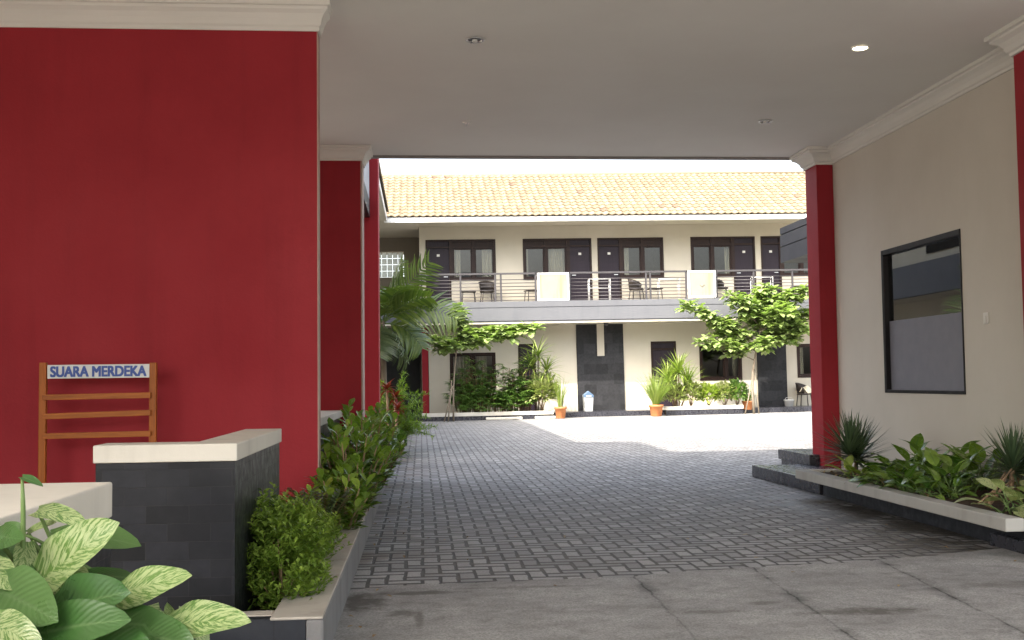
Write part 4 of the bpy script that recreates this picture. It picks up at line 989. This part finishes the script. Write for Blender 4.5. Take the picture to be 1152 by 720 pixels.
# --- broad leaved trees
def almond_tree(label, p, limbs, trunk, mat, L=(.22,.34), rad=.045, dens=1.):
    t = plant('almond_tree', label, 'tree', p); lb, st, tr = LB(), MB(), MB()
    tr.tube(trunk, [rad*(1-.5*i/(len(trunk)-1)) for i in range(len(trunk))], 9)
    for (s, e, sag, nros, spread) in limbs:
        s = np.array(s, float); e = np.array(e, float); mid = (s+e)/2+np.array([0,0,sag]); pts = [s*(1-f)**2+2*mid*f*(1-f)+e*f*f for f in np.linspace(0,1,8)]
        st.tube([tuple(q) for q in pts], [.022-.002*i for i in range(8)], 6)
        for k in range(int(nros*3.0*dens)):
            f = U(.25,1.05); c = s*(1-f)**2+2*mid*f*(1-f)+e*f*f; o = np.array([U(-spread,spread),U(-spread,spread),U(-.16,.22)]); q = c+o
            st.tube([tuple(c),tuple((c+q)/2+np.array([0,0,-.02])),tuple(q)], [.007,.006,.004], 4)
            nl = random.randint(8, 12)
            for i in range(nl):
                a = i*2.4+U(-.3,.3); el = U(-.4,.75); l = U(*L); lb.leaf(q+np.array([0,0,U(-.03,.05)]), (math.cos(a)*math.cos(el),math.sin(a)*math.cos(el),math.sin(el)), l, l*U(.5,.6), 'obov', 4, U(.1,.8), .22)
    lb.build('crown', mat, t); tr.build('trunk', BARK, t); st.build('limb', BARK, t); return t
TY = 36.6
tp = gp(848, TY)
def T_(px, py, dy=0): q = at(px, py, TY+dy); return (q.x-tp.x, dy, q.z-tp.z)
trunk = [(0,0,-.02), T_(846.5,440), T_(847,418), T_(851,392), T_(856,368), T_(860,345)]
limbs = [(T_(848,405), T_(795,386,-.2), .10, 13,.26), (T_(850,395), T_(815,380,.4), .10, 10,.28), (T_(852,390), T_(775,345,-.1), .02, 15,.22), (T_(853,385), T_(800,362,.3), .05, 11,.26),
         (T_(856,370), T_(830,336,-.3), .05, 15,.30), (T_(858,360), T_(862,328,.2), .05, 14,.34), (T_(858,362), T_(900,332,-.2), .05, 16,.34), (T_(852,392), T_(905,366,-.3), .06, 15,.30), (T_(852,388), T_(895,380,.4), .05, 12,.30),
         (T_(856,370), T_(925,350,.2), .06, 14,.34), (T_(855,375), T_(880,352,-.8), .06, 13,.34), (T_(855,375), T_(850,352,.8), .06, 12,.34), (T_(852,390), T_(862,388,-.8), .03, 8,.25)]
almond_tree('sunlit almond tree with tiered bright green crown at the right of the courtyard', tp, limbs, trunk, LM['tree'])
def props_sticks(label, feet, tops, Y):
    for (fxp, fy), (tx, ty), lab in zip(feet, tops, label):
        b = gp(fxp, Y); q = at(tx, ty, Y+.1); t = thing('support_stick', lab, 'stick', b, 'wooden props leaning on the young trees')
        MB().tube([(0,0,0), tuple((q-b)*.5+Vector((.01,0,0))), tuple(q-b)], [.022,.02,.018], 7).build('pole', BARK, t)
props_sticks(('pale wooden prop leaning right of the almond tree trunk', 'thin dark prop crossing behind the almond tree trunk'), ((853.5,464),(838,463)), ((848.5,415),(846,425)), TY-.05)
tp = gp(510, 36.3)
def T_(px, py, dy=0): q = at(px, py, 36.3+dy); return (q.x-tp.x, dy, q.z-tp.z)
trunk = [(0,0,-.02), T_(510,440), T_(511,420), T_(513,398), T_(518,375), T_(517,356)]
limbs = [(T_(513,398), T_(484,385,-.2), .03, 9,.22), (T_(514,395), T_(505,388,-.4), .02, 8,.25), (T_(516,385), T_(545,382,-.2), .06, 11,.24), (T_(516,385), T_(570,378,.1), .08, 13,.22), (T_(516,386), T_(597,372,0), .10, 14,.17), (T_(517,372), T_(516,352,0), .0, 8,.13), (T_(515,388), T_(556,376,.4), .08, 9,.22), (T_(516,380), T_(530,385,.4), .05, 8,.24), (T_(517,362), T_(519,356,-.1), .0, 4, .1)]
almond_tree('young almond tree with one long leafy tier before the left ground floor window', tp, limbs, trunk, LM['tree'], (.26,.40), .032, .62)
props_sticks(('pale prop stick slanting from the ground below the young almond tree', 'second prop stick right beside the slanting one'), ((499.5,477),(504,474)), ((509,434),(508,428)), 36.1)

# --- right planter
rosette('dark spiky yucca at the far end of the right planting bed', (4.50, 11.45, .26), 130, .47, .024, LM['spike'], 'plant', 'yucca_plant', .16, (-.35,1.5), (.0,.35), heads=[(0,0,.20),(.12,.1,.14)])
rosette('dark spiky yucca near the right end with bare leaning stems', (4.86, 8.95, .26), 100, .42, .022, LM['spike'], 'plant', 'yucca_plant', .32, (-.3,1.5), (.0,.35), heads=[(.05,0,.22),(.20,.15,.16)])
m = MB()
t = thing('bare_stem', 'bunch of bare tan stems lying below the right yucca', 'stem', (4.52, 8.55, .26))
for k in range(5): m.tube([(U(-.12,-.04),U(-.05,.05),.02),(.05+U(-.03,.03),.05+U(-.05,.05),.06+.02*k),(.22+U(-.05,.05),.16,.16+.03*k)], [.010,.009,.007], 6)
m.build('stems', STEMB, t)
def broad_plant(label, p, n, L, mat, ratio=.42, name='broad_leaf_plant', pet=(.12,.30), el=(.3,1.3), curl=(.4,1.0), rxy=.12):
    t = plant(name, label, 'plant', p); lb, st = LB(), MB()
    for k in range(n):
        a = k*2.4+U(-.4,.4); e = U(*el); d = np.array([math.cos(a)*math.cos(e), math.sin(a)*math.cos(e), math.sin(e)]); b = np.array([U(-rxy,rxy),U(-rxy,rxy),0]); c = b+d*U(*pet)
        st.tube([tuple(b), tuple((b+c)/2+np.array([0,0,.015])), tuple(c)], [.008,.006,.004], 5)
        l = L*U(.75,1.1); lb.leaf(c, d*np.array([1,1,.65]), l, l*ratio*U(.9,1.1), 'lance' if ratio < .45 else 'oval', 7, U(*curl), .18, roll=U(-.4,.4), wave=.03)
    lb.build('foliage', mat, t); st.build('stem', STEMG, t); return t
for x, y, n, L, mt, lab, hz in ((4.42,10.95,16,.26,'limeleaf','lime leaved plant next to the far spiky yucca',(.08,.2)), (4.72,10.75,28,.30,'aglo','broad dark leaved plant behind the lime leaved one',(.15,.38)), (4.42,10.35,26,.27,'aglo','dark leaved plant spilling over the middle of the right kerb',(.08,.24)),
      (4.70,10.1,30,.32,'aglo','tallest broad leaved plant in the middle of the right bed',(.2,.46)), (4.40,9.75,26,.26,'aglo','low dark leaved plant with drooping leaves over the kerb',(.06,.22)), (4.66,9.45,28,.30,'aglo','broad leaved plant just left of the right yucca',(.15,.38)), (4.38,9.2,20,.22,'aglo','small dark plant at the foot of the right yucca',(.06,.2)), (5.05,10.4,26,.32,'aglo','broad leaved plant against the beige wall, left',(.2,.42)), (5.05,9.8,26,.32,'aglo','broad leaved plant against the beige wall, right',(.2,.42))):
    broad_plant(lab, (x,y,.26), n, L*.94, LM[mt], .42, pet=(hz[0]*.7,hz[1]*.72))
broad_plant('pale centred dumb cane at the right end of the planting bed', (4.45, 8.05, .26), 20, .23, LM['dief'], .46, 'dumb_cane', (.08,.26), (.1,1.2))
broad_plant('second pale centred dumb cane nearest the right edge', (4.72, 8.1, .26), 20, .24, LM['dief'], .46, 'dumb_cane', (.08,.26), (.1,1.2))
rosette('stiff dark strap leaved plant at the far right edge', (5.1, 8.5, .26), 26, .55, .05, LM['spike'], 'plant', 'strap_leaf_plant', .1, (.1,1.3), (.1,.6))
# fallen dry leaves on the right kerb
lb = LB()
for k in range(40): lb.leaf((U(4.28,4.42), U(7.9,11.8), .285+U(-.01,.01)), (U(-1,1),U(-1,1),U(-.1,.2)), U(.05,.11), .03, 'lance', 3, U(-.5,1), .4)
LM_DRY = leafmat('dry leaf', (.22,.13,.06), (.36,.25,.12), .8, .1)
props(lb.build('dry_leaves', LM_DRY, None), 'brown dry leaves scattered along the right planting bed', 'leaves', None, 'stuff')

# leaf litter blown against the kerb and along the end of the paving
lb = LB()
for k in range(46):
    if k < 26: p = (U(-.43,-.1)-.3*U(0,1)**3*0, U(5.8,16), .012)
    else: p = (U(-.3,4.2), U(6.6,9.5), .012)
    lb.leaf(p, (U(-1,1),U(-1,1),U(-.02,.06)), U(.025,.06), .02, 'lance', 3, U(-.4,.8), .4)
props(lb.build('fallen_leaves', LM_DRY, None), 'small dry leaves lying on the driveway paving and concrete', 'leaves', None, 'stuff')
# --- pothos in the near left corner
pb = thing('planter_box', 'dark planter box holding the pothos below the frame', 'planter', (-.58, 2.3, 0))
under(MB().box(-.84,-.34,1.9,2.75,0,.60).build('body', SLATEL, None, .01), pb); under(box('soil', SOIL, None, -.82, -.36, 1.92, 2.73, .601, .61), pb)
po = plant('pothos_plant', 'large pothos with cream marbled heart shaped leaves in the near left corner', 'plant', (-.6, 2.3, .61))
lbp, lbv, st = LB(), LB(), MB()
def pleaf(b, tip, w, var, Yb, Yt, up=(.15,-.75,.65), curl=None, fold=.16, rnd=None, stem=True):
    curl = U(.2,.75) if curl is None else curl; fold = U(.08,.32)
    B = np.array(at(*b, Yb)); Tq = np.array(at(*tip, Yt)); o = np.array(po.location); d = Tq-B; Ln = np.linalg.norm(d); W_ = w*(Yb+Yt)/2/FPX
    (lbv if var else lbp).leaf(B-o+d*.06, d+np.array([0,0,curl*Ln*.45]), Ln*1.06, W_, 'heart', 12, curl, fold, up=up, rnd=rnd, wave=.035)
    if stem:
        root = np.array([U(-.12,.12), U(-.1,.25), 0.]); bb = B-o; mid = (root+bb)/2+np.array([U(-.03,.03), .05, .05]); st.tube([tuple(root), tuple(mid), tuple(bb*.9+mid*.1+np.array([0,.01,0])), tuple(bb+d*.06)], [.006,.005,.004,.003], 6)
LV = [((46,653),(118,601),50,1,2.28,2.18,(.1,-.8,.55),.2), ((40,574),(84,592),22,1,2.35,2.25,(-.1,-.5,.8),.5), ((24,536),(44,547),9,0,2.3,2.28,(0,-.6,.8),.4), ((52,606),(136,617),42,0,2.5,2.36,(.1,-.6,.75),.45),
      ((-8,603),(14,612),26,0,2.3,2.2,(0,-.9,.4),.3), ((26,601),(5,590),12,0,2.36,2.38,(0,-.7,.6),.3), ((30,600),(56,590),13,1,2.4,2.36,(0,-.6,.7),.4), ((60,690),(127,676),48,0,2.2,2.08,(.1,-.85,.5),.25),
      ((28,716),(124,708),52,0,2.1,2.0,(.1,-.8,.6),.3), ((-6,662),(47,700),52,0,2.15,2.03,(.2,-.85,.45),.3), ((-14,700),(34,728),36,1,2.0,1.94,(.2,-.85,.5),.3), ((-10,632),(9,662),26,1,2.2,2.12,(.3,-.9,.3),.3),
      ((30,608),(24,656),20,1,2.34,2.25,(.5,-.85,.2),.2), ((126,672),(198,657),38,1,2.24,2.15,(.1,-.75,.6),.35), ((186,704),(264,706),40,1,2.2,2.1,(.1,-.75,.65),.35), ((122,700),(182,714),38,0,2.2,2.12,(.1,-.8,.55),.35),
      ((204,714),(187,684),17,1,2.24,2.22,(-.4,-.85,.3),.2), ((84,652),(140,654),24,0,2.4,2.3,(.1,-.6,.8),.4), ((50,665),(64,712),34,1,2.26,2.16,(.4,-.8,.4),.25), ((70,640),(92,676),30,1,2.34,2.28,(.3,-.8,.5),.2),
      ((14,640),(34,668),28,0,2.3,2.24,(.2,-.8,.5),.3), ((150,712),(206,730),40,0,2.16,2.08,(.1,-.8,.6),.3), ((100,725),(160,740),46,0,2.08,2.0,(.1,-.8,.6),.3), ((14,612),(2,640),22,0,2.4,2.34,(-.2,-.8,.5),.3), ((60,625),(30,640),28,0,2.44,2.4,(0,-.8,.5),.3), ((100,690),(150,688),30,0,2.34,2.28,(0,-.8,.6),.3)]
for i, q in enumerate(LV): pleaf(q[0], q[1], q[2]*U(1.15,1.35), q[3], q[4], q[5], q[6], q[7], stem=(i not in (2,)))
o = np.array(po.location); st.tube([tuple(np.array(at(30,690,2.34))-o), tuple(np.array(at(26,615,2.32))-o), tuple(np.array(at(26,570,2.31))-o), tuple(np.array(at(25,538,2.3))-o)], [.006,.0055,.005,.003], 8)
for k in range(40):                  # the lower tangle
    px, py = U(-20,215), U(672,780); pleaf((px,py), (px+U(-50,60), py+U(10,50)), U(22,40), random.random() < .4, U(2.2,2.5), U(2.1,2.4), (U(-.3,.3),-.8,.6))
lbp.build('plain_leaves', LM['pothos'], po); lbv.build('marbled_leaves', LM['pothosv'], po); st.build('stem', STEMG, po)
